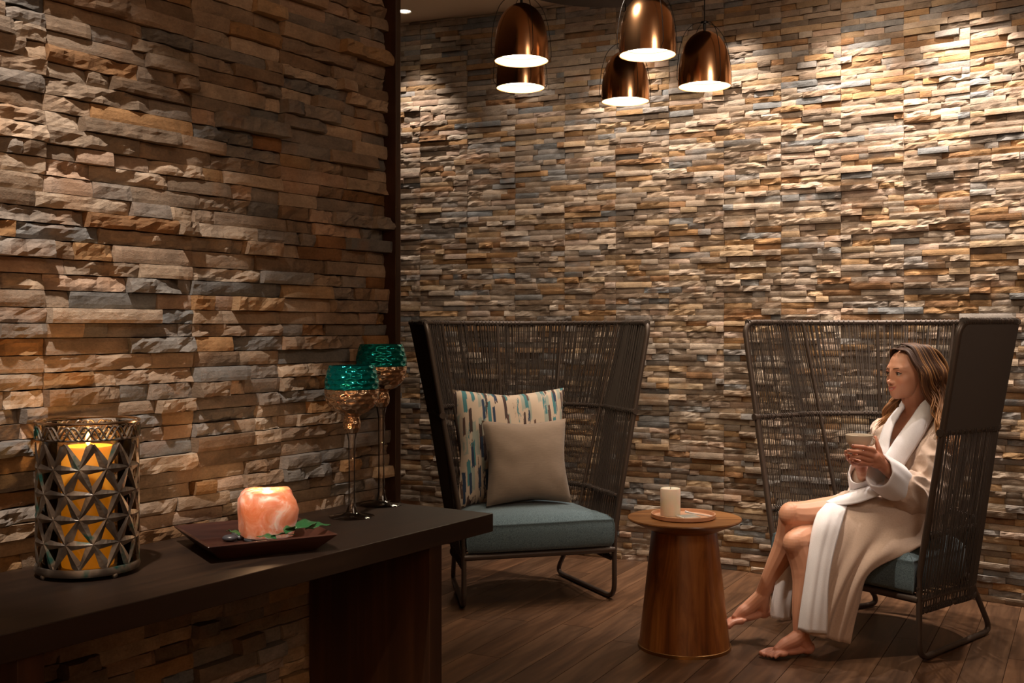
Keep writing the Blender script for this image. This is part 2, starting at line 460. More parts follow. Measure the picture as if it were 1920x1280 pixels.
# ---------------------------------------------------------------- rope armchairs
STEEL = mat('taupe_metal', srgb(74, 62, 54), .42, .35)
ROPE = mat('rope_cord', srgb(62, 52, 45), .7)
TEAL = fabric('teal_weave', srgb(50, 66, 74), srgb(98, 116, 122), 260, mix=.6)
TOPP = [(-.526, 0), (-.52, .2), (-.518, .37), (-.318, .643), (0, .76), (.318, .643), (.518, .37), (.52, .2), (.526, 0)]
BOTP = [(-.355, 0), (-.335, .2), (-.315, .40), (-.2, .53), (0, .585), (.2, .53), (.315, .40), (.335, .2), (.355, 0)]
def _dense(P):
    c = catmull([(x, y, 0) for x, y in P], 24); return c
TD, BD = _dense(TOPP), _dense(BOTP)
ZT, Z0 = 1.275, .33
def shell(t, z, off=0.0):              # t in 0..1 along the wrap, z height, off outwards
    k = min(max((z-Z0)/(ZT-Z0), 0), 1.02)
    x = t*(len(TD)-1); i = min(int(x), len(TD)-2); a = x-i
    p = (BD[i].lerp(BD[i+1], a)).lerp(TD[i].lerp(TD[i+1], a), k)
    q = (TD[i+1]-TD[i]).normalized(); n = Vector((-q.y, q.x, 0))
    return Vector((p.x, p.y, z))+n*off
RIBT = (.25, .375, .5, .625, .75)
def strands(rg, t0, t1, z0, z1, sp, off, r=.0021, skew=0.0):
    mb = MB(); zm = (z0+z1)/2
    ln = sum((shell(t0+(t1-t0)*(k+1)/40, z1)-shell(t0+(t1-t0)*k/40, z1)).length for k in range(40))
    n = max(2, int(ln/sp)); 
    for i in range(n):
        t = t0+(t1-t0)*(i+.5+rg.uniform(-.1, .1))/n
        u = min(max(t+skew*rg.uniform(-1, 1), t0+.002), t1-.002)
        a, b = shell(t, z0, off), shell(u, z1, off)
        mb.tube([a, a.lerp(b, .5), b], r, 4, caps=False)
    return mb
def make_chair(label, loc, rz, solid, seed, group):
    rg = random.Random(seed)
    root = thing('rope_armchair', label, 'armchair', loc, rz, group)
    # side loops: rear foot, floor runner, front post, rounded into the top rim
    for s in (-1, 1):
        P = [(s*.30, .42, .235), (s*.285, .53, .10), (s*.27, .60, .012), (s*.30, .45, .012), (s*.355, 0, .012), (s*.355, 0, .33), (s*.405, 0, .60)]
        P = [Vector(p) for p in P]
        pts = rounded([P[0], P[2], P[4], P[5]], .07, 7)
        MB().tube(pts, .0115, 10).build('leg', STEEL, root, True)
        top = rounded([Vector((s*.355, 0, .32)), Vector((s*.526, 0, ZT)), Vector((s*.521, .16, ZT))], .06, 8)
        MB().tube(top, .0125, 10).build('front_post', STEEL, root, True)
        MB().tube([(s*.355, -.013, .28), (s*.355, .013, .28)], .006, 8).build('bolt', STEEL, root, True)
    rim = [shell(t, ZT) for t in np.linspace(.04, .96, 70)]
    MB().tube(rim, .0115, 10).build('top_rim', STEEL, root, True)
    for z, r in ((.866, .0105), (.476, .009), (.19, .009)):
        a = [shell(t, z) for t in np.linspace(.0, 1, 60)]
        MB().tube(a, r, 8).build('rail', STEEL, root, True)
        if z == .866:                  # cap stubs that stick out of the front posts
            for s in (0, 1):
                p = shell(s, z); q = shell(.02 if s == 0 else .98, z)
                d = (p-q).normalized(); MB().tube([p-d*.01, p+d*.018], .0145, 12).build('rail_cap', STEEL, root, True)
    for t in RIBT:
        pts = [shell(t, z, -.002) for z in np.linspace(.19, ZT, 10)]
        MB().tube(pts, .0085, 8).build('rib', STEEL, root, True)
    # seat frame
    fr = MB(); zf = .235
    ring = [shell(t, zf) for t in np.linspace(0, 1, 50)]
    fr.tube(ring, .013, 8, flat=1.0)
    fr.tube([(-.355, 0, zf), (.355, 0, zf)], .0155, 10)
    fr.build('seat_frame', STEEL, root, True)
    sl = MB()
    for k in range(7):
        y = .07+k*.06; hw = .335-.05*(y/.5)
        sl.tube([(-hw, y, zf), (hw, y, zf)], .004, 6)
    sl.build('seat_support', STEEL, root, kind='stuff')
    # cord panels: upper tier doubled, lower tiers single
    edges = (0.0,)+RIBT+(1.0,)
    for i in range(6):
        t0, t1 = edges[i]+.004, edges[i+1]-.004
        full = i in solid
        up = strands(rg, t0, t1, .866, ZT, .0053 if full else .0086, .006, .0026 if full else .0022, 0 if full else .0015)
        up.build('rope_panel', ROPE, root, kind='stuff')
        up = strands(rg, t0, t1, .866, ZT, .0128 if not full else .008, -.006, .0022, .006)
        up.build('rope_panel', ROPE, root, kind='stuff')
        lo = strands(rg, t0, t1, .19, .866, .0098, .004, .0022, .0004)
        if i in (0, 5): lo.add(*(lambda m: (m.v, m.f))(strands(rg, t0, t1, .19, .866, .017, -.006, .0023, .002)))
        lo.build('rope_panel', ROPE, root, kind='stuff')
    for z in (.866, .476, .19, ZT):    # cord wound round the rails
        mb = MB()
        for t in np.linspace(.01, .99, 130):
            if rg.random() < .25: continue
            p, q = shell(t, z), shell(t+.0018, z)
            mb.tube([p, q], .0142, 6)
        mb.build('rope_binding', ROPE, root, kind='stuff')
    # cushion
    n = 9; C = catmull([(x, y, 0) for x, y in [(-.335, -.02), (-.338, 0.0), (-.318, .2), (-.296, .38), (-.19, .5), (0, .545), (.19, .5), (.296, .38), (.318, .2), (.338, 0.0), (.335, -.02), (.17, -.032), (0, -.034), (-.17, -.032)]], 6, True)
    cen = Vector((0, .22, 0)); v = []; f = []; m = len(C)
    prof = [(.86, .252), (.965, .256), (.99, .272), (1.0, .30), (1.003, .33), (.998, .358), (.985, .373), (.992, .3765), (.975, .380), (.92, .396), (.78, .412), (.5, .424), (.2, .428)]
    for k, z in prof:
        for p in C:
            q = cen+(p-cen)*k; v.append((q.x, q.y, z+.003*noise.noise(Vector((q.x*7, q.y*7, z*9+seed)))))
    for j in range(len(prof)-1):
        for i in range(m): f.append((j*m+i, j*m+(i+1) % m, (j+1)*m+(i+1) % m, (j+1)*m+i))
    f += [tuple(range(m))[::-1], tuple(range((len(prof)-1)*m, len(prof)*m))]
    obj('seat_cushion', v, f, TEAL, root, True)
    return root
GR = 'rope armchairs against the stone wall'
chairL = make_chair('empty high-backed brown rope armchair holding two throw pillows on a blue-grey seat', (.129, 5.002, 0), math.atan2(.271, .963), (0, 5), 1, GR)
chairR = make_chair('high-backed brown rope armchair with teal seat that the woman in the robe sits in', (1.3185, 4.435, 0), math.atan2(-.822, .569), (5,), 2, GR)

# ---------------------------------------------------------------- throw pillows
def pillow(name, label, m, loc, rz, lean, w, h, th, seed, group=None):
    nx = 26; v = []; f = []
    def sheet(sgn):
        for j in range(nx+1):
            for i in range(nx+1):
                u, q = i/nx*2-1, j/nx*2-1
                pin = .075*(1-abs(q)**1.3)*abs(u)**2; pin2 = .085*(1-abs(u)**1.3)*abs(q)**2
                x = u*w/2*(1-pin*1.4); z = q*h/2*(1-pin2*1.4)
                e = max(0, (1-abs(u)**2.6)*(1-abs(q)**2.6)); y = sgn*th/2*e**.45
                y += .006*noise.noise(Vector((u*2.5, q*2.5, seed+sgn)))*e
                y += .004*math.sin((u+q)*9+seed)*e*(1-e)
                v.append((x, y, z+h/2))
    sheet(-1); sheet(1); W = nx+1; K = W*W
    for j in range(nx):
        for i in range(nx):
            a = j*W+i; f.append((a, a+1, a+W+1, a+W)); f.append((K+a, K+a+W, K+a+W+1, K+a+1))
    mb = MB().add(v, f)
    o = mb.build(name, m, None, True)
    tag(o, label, 'pillow', group)
    o.location = loc; o.rotation_euler = (-R(lean), 0, rz)
    return o
BEIGE = fabric('beige_linen', srgb(118, 101, 86), srgb(137, 118, 101), 1, mix=.9, stretch=(30, 30, 420))
PRT = mat('brush_print', srgb(205, 185, 158), .95)
def _prt():
    m = PRT; B = m.node_tree.nodes['Principled BSDF']
    base = srgb(184, 164, 144)
    def layer(prev, scale, off, thr, colr, rowoff):
        mp = coords(m, scale, (0, R(4), 0)); mp.inputs['Location'].default_value = off
        n = N(m, 'ShaderNodeTexVoronoi', i_Scale=1.0, i_Randomness=.9, feature='F1', distance='CHEBYCHEV'); L(m, mp, 'Vector', n, 'Vector')
        nz = N(m, 'ShaderNodeTexNoise', i_Scale=3.0, i_Detail=4, i_Roughness=.7); L(m, mp, 'Vector', nz, 'Vector')
        ad = N(m, 'ShaderNodeMath', operation='MULTIPLY_ADD'); ad.inputs[1].default_value = .28; L(m, nz, 'Fac', ad, 0); L(m, n, 'Distance', ad, 2)
        th = N(m, 'ShaderNodeMath', operation='LESS_THAN'); th.inputs[1].default_value = thr; L(m, ad, 0, th, 0)
        sp = N(m, 'ShaderNodeSeparateColor'); L(m, n, 'Color', sp, 'Color')
        gt = N(m, 'ShaderNodeMath', operation='GREATER_THAN'); gt.inputs[1].default_value = rowoff; L(m, sp, 0, gt, 0)
        mu = N(m, 'ShaderNodeMath', operation='MULTIPLY'); L(m, th, 0, mu, 0); L(m, gt, 0, mu, 1)
        mx = N(m, 'ShaderNodeMixRGB'); L(m, mu, 0, mx, 0); mx.inputs[2].default_value = colr
        if prev is None: mx.inputs[1].default_value = base
        else: L(m, prev, 'Color', mx, 1)
        return mx
    a = layer(None, (36, .01, 5.5), (.3, 0, .1), .46, srgb(146, 150, 138), .15)
    a = layer(a, (34, .01, 5.0), (5.2, 0, 3.4), .43, srgb(66, 114, 118), .30)
    a = layer(a, (42, .01, 5.2), (2.1, 0, 7.7), .44, srgb(66, 50, 46), .22)
    a = layer(a, (46, .01, 5.8), (9.1, 0, 5.3), .42, srgb(42, 56, 78), .4)
    a = layer(a, (52, .01, 6.2), (19.1, 0, 1.3), .40, srgb(88, 66, 58), .5)
    L(m, a, 'Color', B, 'Base Color')
_prt()
aL = math.atan2(.271, .963)
pillow('throw_pillow', 'large throw pillow with teal, navy and brown brush strokes, leaning on the rope back', PRT, chairL.matrix_basis @ Vector((-.025, .355, .402)) if False else (.129-.025*.963-.335*.271, 5.002-.025*.271+.335*.963, .405), aL, 11, .565, .56, .15, 1, 'throw pillows on the empty armchair')
pillow('throw_pillow', 'smaller plain beige throw pillow standing in front of the patterned one', BEIGE, (.129+.0*.963-.175*.271, 5.002+.175*.963, .428), aL, 13, .415, .40, .15, 2, 'throw pillows on the empty armchair')

# ---------------------------------------------------------------- side table with tray and candle
TW = wood('table_veneer', srgb(70, 36, 14), srgb(132, 76, 32), srgb(172, 110, 54), (22, 22, 1.6), .32)
TT = wood('table_top_wood', srgb(90, 54, 28), srgb(136, 90, 50), srgb(166, 116, 70), (3, 30, 30), .3)
BRASS = mat('brass', srgb(176, 132, 82), .3, 1)
TX, TY = .677, 4.359
t = thing('side_table', 'round walnut side table with a tapered drum base and brass foot ring', 'side table', (TX, TY, 0))
MB().lathe([(.129, .458), (.137, .462), (.218, .497), (.2225, .503), (.221, .507), (.0, .507)], 72).build('table_top', TT, t, True)
MB().lathe([(.1775, .012), (.176, .02), (.129, .44), (.127, .458)], 72).build('drum_base', TW, t, True)
MB().lathe([(.174, 0), (.1815, 0), (.1815, .012), (.178, .0135), (.174, .012)], 72, closed=True).build('foot_ring', BRASS, t, True)
PINKW = wood('pale_wood', srgb(176, 128, 98), srgb(206, 158, 126), srgb(222, 180, 150), (8, 8, 8), .4)
cx, cyy = at(1281, 960, 4.35).x, 4.35
t = thing('round_tray', 'small round pale wooden tray with a raised rim on the side table', 'tray', (cx, cyy, .507))
MB().lathe([(.0, 0), (.118, 0), (.124, .004), (.1255, .018), (.1215, .018), (.119, .006), (.0, .006)], 56).build('tray_body', PINKW, t, True)
WAX = mat('wax', srgb(250, 238, 218), .5, Subsurface_Weight=.35, Subsurface_Scale=.02)
t = thing('pillar_candle', 'ivory pillar candle standing on the round tray', 'candle', (at(1257, 930, 4.37).x, 4.37, .513))
MB().lathe([(.0, 0), (.0375, 0), (.039, .003), (.0395, .104), (.0375, .107), (.03, .1045), (.0, .103)], 40).build('wax_body', WAX, t, True)
MB().tube([(0, 0, .103), (.001, 0, .112)], .0012, 6).build('wick', mat('wick', srgb(40, 32, 28), .9), t)
WHT = mat('glazed_white', srgb(226, 222, 214), .2)
mb = MB()
c = Vector((at(1290, 958, 4.32).x, 4.315, .513))
t = thing('folded_towel', 'small flat white square dish lying beside the ivory candle', 'dish', c, R(20))
t.name = 'square_dish'
MB().box((-.038, -.03, 0), (.038, .03, .007)).build('dish_body', WHT, t, bevel=.002)
MB().box((-.032, -.024, .007), (.032, .024, .0085)).build('dish_well', mat('dish_well', srgb(196, 196, 190), .15), t, bevel=.0006)
mb = MB(); pts = [Vector((-.05, .0, .010)), Vector((-.02, 0, .006)), Vector((.03, 0, .003)), Vector((.056, 0, .002))]
mb.tube(pts, [.0045, .003, .0025, .0035], 8)
o = mb.build('stir_stick', mat('stick_metal', srgb(210, 205, 200), .25, .6), None, True); o.location = (c.x+.035, c.y-.012, .5235); o.rotation_euler = (0, R(4), R(-12))
tag(o, 'thin pale spatula resting across the white dish on the tray', 'spatula'); o.name = 'spatula'
# ---------------------------------------------------------------- console table
CW = wood('console_wood', srgb(26, 16, 10), srgb(38, 25, 16), srgb(54, 37, 25), (1.6, 26, 26), .48, bumpy=.06)
CWV = wood('console_side_wood', srgb(36, 22, 14), srgb(56, 34, 20), srgb(80, 50, 30), (20, 20, 1.0), .4, bumpy=.06)
CT = .82
con = thing('console_table', 'long dark brown wood console table against the left stone wall', 'console table', LE, math.atan2(LU.y, LU.x))
# local frame of the console: x along the wall, y = towards the room is NEGATIVE here
MB().box((-1.446, -.397, CT-.042), (-.0725, -.024, CT)).build('table_top', CW, con, bevel=.0015)
for x in (-.298, -1.263):
    MB().box((x, -.385, 0), (x+.043, -.03, CT-.042)).build('side_panel', CWV, con, bevel=.001)
def on_console(px, py, z=CT):
    d = (EYE-z)*F/(py-HZ); return at(px, py, d)

# ---------------------------------------------------------------- pierced lantern and its candle
SILV = mat('aged_silver', srgb(136, 124, 112), .32, .9)
def _pat():
    m = SILV; B = m.node_tree.nodes['Principled BSDF']; mp = coords(m, (1, 1, 1))
    n = N(m, 'ShaderNodeTexNoise', i_Scale=22, i_Detail=3); L(m, mp, 'Vector', n, 'Vector')
    r = ramp(m, [(.45, srgb(112, 106, 100)), (.6, srgb(150, 142, 132)), (.68, srgb(58, 112, 106))]); L(m, n, 'Fac', r, 'Fac'); L(m, r, 'Color', B, 'Base Color')
    r2 = ramp(m, [(.3, (.34, .34, .34, 1)), (.7, (.6, .6, .6, 1))]); L(m, n, 'Fac', r2, 'Fac'); L(m, r2, 'Color', B, 'Roughness')
_pat()
lx, ly = at(165, 1060, 1.96).x, 1.96
lan = thing('candle_lantern', 'cylindrical silver lantern pierced with a star pattern, on the near end of the console', 'lantern', (lx, ly, CT), .2)
LR, H0, H1 = .0855, .014, .238
def cyl(a, z, r=LR): return Vector((r*math.cos(a), r*math.sin(a), z))
mb = MB(); nc, nr = 12, 5; rz_ = (H1-H0-.012)/nr; rg = random.Random(8)
def node(i, j): return ((i+(.5 if j % 2 else 0))*2*math.pi/nc, H0+.006+j*rz_)
def blade(A, Bn, wa, wb):
    v = []; n = 6
    da, dz = Bn[0]-A[0], Bn[1]-A[1]; ln = math.hypot(da*LR, dz); pa, pz = -dz/ln, da*LR/ln
    for k in range(n+1):
        t = k/n; a = A[0]+da*t; z = A[1]+dz*t; w_ = (wa+(wb-wa)*t)*(1 if 0 < t else .35)/2
        for sgn, r in ((-1, LR-.001), (0, LR+.0012), (1, LR-.001), (0, LR-.0018)):
            v.append(cyl(a+sgn*w_*pa/LR, min(max(z+sgn*w_*pz, H0), H1), r))
    f = []
    for k in range(n):
        for q in range(4): f.append((k*4+q, k*4+(q+1) % 4, k*4+4+(q+1) % 4, k*4+4+q))
    f += [(3, 2, 1, 0), (n*4, n*4+1, n*4+2, n*4+3)]
    mb.add(v, f)
for j in range(nr+1):
    for i in range(nc):
        nb = [(i+1, j)] if 0 < j < nr else []
        if j < nr: nb += [((i, j+1), (i-1, j+1)) if j % 2 == 0 else ((i+1, j+1), (i, j+1))][0]
        for b in nb:
            A, Bn = node(i, j), node(*b)
            if (b[1] == j) or (b[0] != i): blade(A, Bn, .021, .005)
            else: blade(Bn, A, .021, .005)
mb.build('pierced_shell', SILV, lan)
mb = MB()
for ph in (0, 1):
    for s in (1, -1):
        pts = [cyl(2*math.pi*k/180, .25+.011*math.sin(s*14*2*math.pi*k/180+ph*1.57), LR+.001*s) for k in range(180)]
        mb.tube(pts, .0019, 6, closed=True)
mb.build('braided_band', SILV, lan, True)
def ringt(r, z, tr): return [cyl(2*math.pi*k/72, z, r) for k in range(72)]
MB().tube(ringt(LR+.0005, .267, 0), .0026, 8, closed=True).build('top_rim', mat('bright_silver', srgb(196, 176, 152), .22, 1), lan, True)
MB().tube(ringt(LR, .2385, 0), .0016, 6, closed=True).build('band_ring', SILV, lan, True)
MB().lathe([(.0, .007), (LR+.001, .007), (LR+.003, .012), (LR+.001, .02), (LR-.003, .02), (LR-.004, .012), (.0, .0115)], 72).build('base_plate', SILV, lan, True)
for k in range(4):
    a = R(-128-11.5+90*k); MB().ball((LR*math.cos(a)*.97, LR*math.sin(a)*.97, .0055), .0056, 12, 8).build('ball_foot', SILV, lan, True)
MB().lathe([(.076, .013), (.076, .262), (.0742, .262), (.0742, .013)], 64, closed=True).build('glass_liner', thin_glass('liner_glass', (1, .97, .92, 1), .01), lan, True)
AMB = mat('amber_wax', srgb(226, 160, 60), .5, Subsurface_Weight=.3, Subsurface_Scale=.02, Emission_Strength=.22)
AMB.node_tree.nodes['Principled BSDF'].inputs['Emission Color'].default_value = srgb(255, 150, 20)  # low emission put in to imitate candlelight glowing through the wax
can = thing('amber_candle', 'glowing amber pillar candle inside the pierced silver lantern', 'candle', (lx, ly, CT+.0125))
MB().lathe([(.0, 0), (.043, 0), (.044, .003), (.044, .206), (.041, .21), (.032, .203), (.0, .2)], 48).build('wax_body', AMB, can, True)
MB().tube([(0, 0, .2), (.001, 0, .213)], .0011, 6).build('wick', mat('wick_dark', srgb(40, 30, 24), .9), can)
FLM = glow('flame', (1, .48, .12, 1), 12)
MB().lathe([(.0, .208), (.0035, .214), (.0045, .221), (.003, .231), (.0, .243)], 16).build('flame', FLM, can, True)
l = bpy.data.lights.new('flame_light', 'POINT'); l.energy = .5; l.color = (1, .5, .18); l.shadow_soft_size = .006
o = bpy.data.objects.new('flame_light', l); COL.objects.link(o); o.location = (lx, ly, CT+.262)

# ---------------------------------------------------------------- tray with salt candle holder, pebbles and leaves
TRW = wood('tray_wood', srgb(36, 20, 17), srgb(60, 36, 30), srgb(84, 54, 44), (3, 30, 30), .3)
tc = Vector((-.508, 2.185, CT)); ta = math.atan2(.51, .86)
ty = thing('serving_tray', 'square dark wood tray with slanted sides, holding the orange salt block', 'tray', tc, ta)
v = []; f = []
for hw, z in ((.093, 0), (.126, .032), (.1215, .0345), (.0885, .006)):
    v += [(-hw, -hw, z), (hw, -hw, z), (hw, hw, z), (-hw, hw, z)]
f = [(3, 2, 1, 0), (12, 13, 14, 15)]+[(j*4+i, j*4+(i+1) % 4, j*4+4+(i+1) % 4, j*4+4+i) for j in range(3) for i in range(4)]
MB().add(v, f).build('tray_body', TRW, ty, bevel=.0012)
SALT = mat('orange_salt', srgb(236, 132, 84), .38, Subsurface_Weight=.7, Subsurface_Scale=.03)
def _salt():
    m = SALT; B = m.node_tree.nodes['Principled BSDF']; B.inputs['Subsurface Radius'].default_value = (1, .45, .25)
    mp = coords(m, (1, 1, 1)); n = N(m, 'ShaderNodeTexNoise', i_Scale=20, i_Detail=4, i_Roughness=.65, i_Distortion=1.2); L(m, mp, 'Vector', n, 'Vector')
    r = ramp(m, [(.36, srgb(220, 126, 80)), (.52, srgb(232, 156, 122)), (.66, srgb(248, 214, 196))]); L(m, n, 'Fac', r, 'Fac'); L(m, r, 'Color', B, 'Base Color')
    B.inputs['Emission Strength'].default_value = .16; L(m, r, 'Color', B, 'Emission Color'); bump(m, n, 'Fac', .5, .004)  # faint emission imitates the tealight shining through the salt
_salt()
sx, sy, sz = -.492, 2.232, CT+.0125
sa = thing('salt_candle_holder', 'glowing rough orange salt block candle holder on the dark tray', 'candle holder', (sx, sy, sz), .35)
n = 40; v = []; f = []; rows = []
prof = [(.0, 0), (.7, 0), (.88, .004), (.96, .016), (.99, .035), (1.0, .055), (.97, .075), (.9, .086), (.78, .092), (.5, .0945), (.42, .094), (.4, .088), (.385, .07), (0, .07)]
for j, (k, z) in enumerate(prof):
    for i in range(n):
        a = 2*math.pi*i/n; c_, s_ = math.cos(a), math.sin(a)
        sq = 1/max(abs(c_)**5+abs(s_)**5, 1e-9)**.2
        r = .056*k*(sq if j < 10 else 1.0)
        p = Vector((r*c_, r*s_, z))
        if 1 < j < 10:
            q = p*26+Vector((3, 1, 7)); d_ = noise.noise(q)*.0075+noise.noise(p*70)*.002+noise.cell(p*34)*.0012
            p += Vector((c_, s_, .3))*d_
        v.append(p)
for j in range(len(prof)-1):
    for i in range(n): f.append((j*n+i, j*n+(i+1) % n, (j+1)*n+(i+1) % n, (j+1)*n+i))
MB().add(v, f).build('salt_block', SALT, sa, True)
MB().lathe([(.0, .0705), (.019, .0705), (.0195, .083), (.0188, .083), (.0182, .081), (.0, .081)], 24).build('tealight', WAX, sa, True)
MB().lathe([(.0, .080), (.003, .083), (.0035, .086), (.002, .091), (.0, .0955)], 14).build('flame', FLM, sa, True)
l = bpy.data.lights.new('tealight_light', 'POINT'); l.energy = .55; l.color = (1, .58, .28); l.shadow_soft_size = .006
o = bpy.data.objects.new('tealight_light', l); COL.objects.link(o); o.location = (sx, sy, sz+.112)
PEB = mat('dark_pebble', srgb(66, 68, 74), .35)
for k, (px, py, r, lab) in enumerate([(431, 1009, .013, 'leftmost dark grey pebble on the tray'), (452, 1006, .012, 'second dark grey pebble from the left on the tray'), (469, 1012, .013, 'dark pebble in front of the salt block, right of the middle one'), (445, 1000, .010, 'small dark pebble behind the other pebbles on the tray'), (486, 1008, .0105, 'rightmost dark pebble, against the foot of the salt block')]):
    p = on_console(px, py, CT+.012)
    o = MB().ball((0, 0, 0), r, 16, 10, (1.2, .9, .55)).build('pebble', PEB, None, True); o.location = (p.x, p.y, CT+.0055+r*.55); o.rotation_euler = (0, 0, k*1.1)
    tag(o, lab, 'pebble', 'dark pebbles on the tray')
LEAF = mat('green_leaf', srgb(48, 98, 58), .32, Subsurface_Weight=.1, Subsurface_Scale=.005)
def leaf(px, py, z, rz, tilt, ln, lab):
    p = at(px, py, (EYE-z)*F/(py-HZ)); v = []; f = []; nu, nv = 10, 6
    for i in range(nu+1):
        u = i/nu; w_ = ln*.42*math.sin(math.pi*min(u*1.02, 1)**.8)**.9*(1-.25*u)
        for j in range(nv+1):
            q = j/nv*2-1
            v.append((u*ln-ln/2, q*w_/2*1.15, .35*ln*(-(u-.45)**2)+.12*abs(q)*w_+.0015*math.sin(u*14)*abs(q)))
    W = nv+1
    for i in range(nu):
        for j in range(nv): f.append((i*W+j, (i+1)*W+j, (i+1)*W+j+1, i*W+j+1))
    o = obj('leaf', v, f, LEAF, None, True); md = o.modifiers.new('s', 'SOLIDIFY'); md.thickness = .0006
    o.location = p; o.rotation_euler = (R(tilt), R(-6), rz); tag(o, lab, 'leaf', 'green leaves around the salt block')
leaf(596, 984, CT+.046, .5, 12, .052, 'green leaf poking furthest out over the right tray rim')
leaf(575, 981, CT+.052, .9, 25, .056, 'uppermost pale-lit green leaf right of the salt block')
leaf(560, 989, CT+.044, .1, -20, .06, 'dark green leaf lying low inside the right tray rim')
leaf(545, 990, CT+.042, 1.4, 10, .052, 'green leaf tucked between the salt block and the other right leaves')
leaf(528, 1001, CT+.034, .3, -10, .05, 'green leaf in front of the salt block by the tray rim')
leaf(437, 996, CT+.036, 2.4, 10, .044, 'single green leaf left of the salt block beside the pebbles')
leaf(500, 1005, CT+.032, 2.9, -10, .042, 'small green leaf under the front of the salt block')

# ---------------------------------------------------------------- goblets
STEMG = thin_glass('stem_glass', (.93, .90, .87, 1), .06)
MERC = mat('mercury_glass', srgb(196, 168, 140), .10, .9); TEALG = mat('teal_mercury_glass', srgb(0, 138, 140), .10, .8)
def goblet(label, px, py, zr, k, seed):
    p = on_console(px, py); g = thing('goblet', label, 'goblet', (p.x, p.y, CT), 0, 'stemmed glass candle goblets on the console')
    H = zr-CT
    def bowl(prof, name, m):
        pr = catmull([(r, 0, z) for r, z in prof], 7); n = 96; v = []; f = []
        for j, q in enumerate(pr):
            for i in range(n):
                a = 2*math.pi*i/n; row = q.z/.0115; ii = a*15/(2*math.pi)+(.5 if int(row) % 2 else 0)
                dx = (ii-round(ii))*2; dz = (row-int(row)-.5)*2
                dim = max(0, 1-(dx*dx+dz*dz))*.0036*(q.x/.06)
                r = q.x-dim; v.append((r*math.cos(a), r*math.sin(a), q.z+H-.35))
        m_ = len(pr)
        for j in range(m_-1):
            for i in range(n): f.append((j*n+i, j*n+(i+1) % n, (j+1)*n+(i+1) % n, (j+1)*n+i))
        o = obj(name, v, f, m, g, True); md = o.modifiers.new('s', 'SOLIDIFY'); md.thickness = .0015; return o
    bowl([(.012, .196), (.019, .207), (.0205, .218), (.0185, .228), (.0195, .236), (.038, .245), (.0545, .261), (.0615, .279), (.0625, .296)], 'bowl', MERC)
    bowl([(.0625, .296), (.0620, .312), (.0595, .328), (.0545, .343), (.0530, .350)], 'teal_rim_band', TEALG)
    zt = H-.35+.198
    MB().lathe([(.0, 0), (.0505, 0), (.0515, .0012), (.050, .0025), (.026, .005), (.0145, .011), (.0125, .017), (.0095, .024), (.0078, .034), (.0072, zt*.55), (.0082, zt*.9), (.013, zt+.001), (.0, zt+.001)], 48).build('glass_stem', STEMG, g, True)
    return g
goblet('shorter stemmed goblet of brown mosaic glass with a teal upper band, nearer the tray', 659.7, 968.6, 1.165, 1, 1)
goblet('taller stemmed goblet with teal-banded mosaic glass bowl, nearer the wall post', 715, 945.6, 1.211, 1, 2)

# ---------------------------------------------------------------- pendant cluster
COPPER = mat('polished_copper', srgb(228, 172, 124), .19, 1.0)
INNER = mat('shade_inside', srgb(250, 232, 196), .6)
BLACK = mat('black_metal', srgb(22, 18, 16), .45, .4)
DIFF = glow('lamp_diffuser', (1, .88, .66, 1), 9)
PD = [(977.7, 114, 102.6, 'copper bell pendant lamp at upper left, hanging directly above another one'),
      (976, 164.5, 92, 'copper bell pendant lamp half hidden behind the upper left one'),
      (1214, 103, 107, 'largest-looking copper bell pendant lamp in the middle, its top cut by the photo edge'),
      (1172.5, 190, 90, 'lowest-hanging copper bell pendant lamp, partly behind the middle one'),
      (1321, 162, 99, 'copper bell pendant lamp farthest right, its black cord visible')]
CC = Vector((.40, 4.24, 0)); CZ = 2.60
SH = catmull([(.1, 0, 0), (.0992, 0, .04), (.0958, 0, .08), (.0895, 0, .118), (.079, 0, .150), (.066, 0, .173), (.050, 0, .190), (.030, 0, .203), (.008, 0, .2115)], 5)
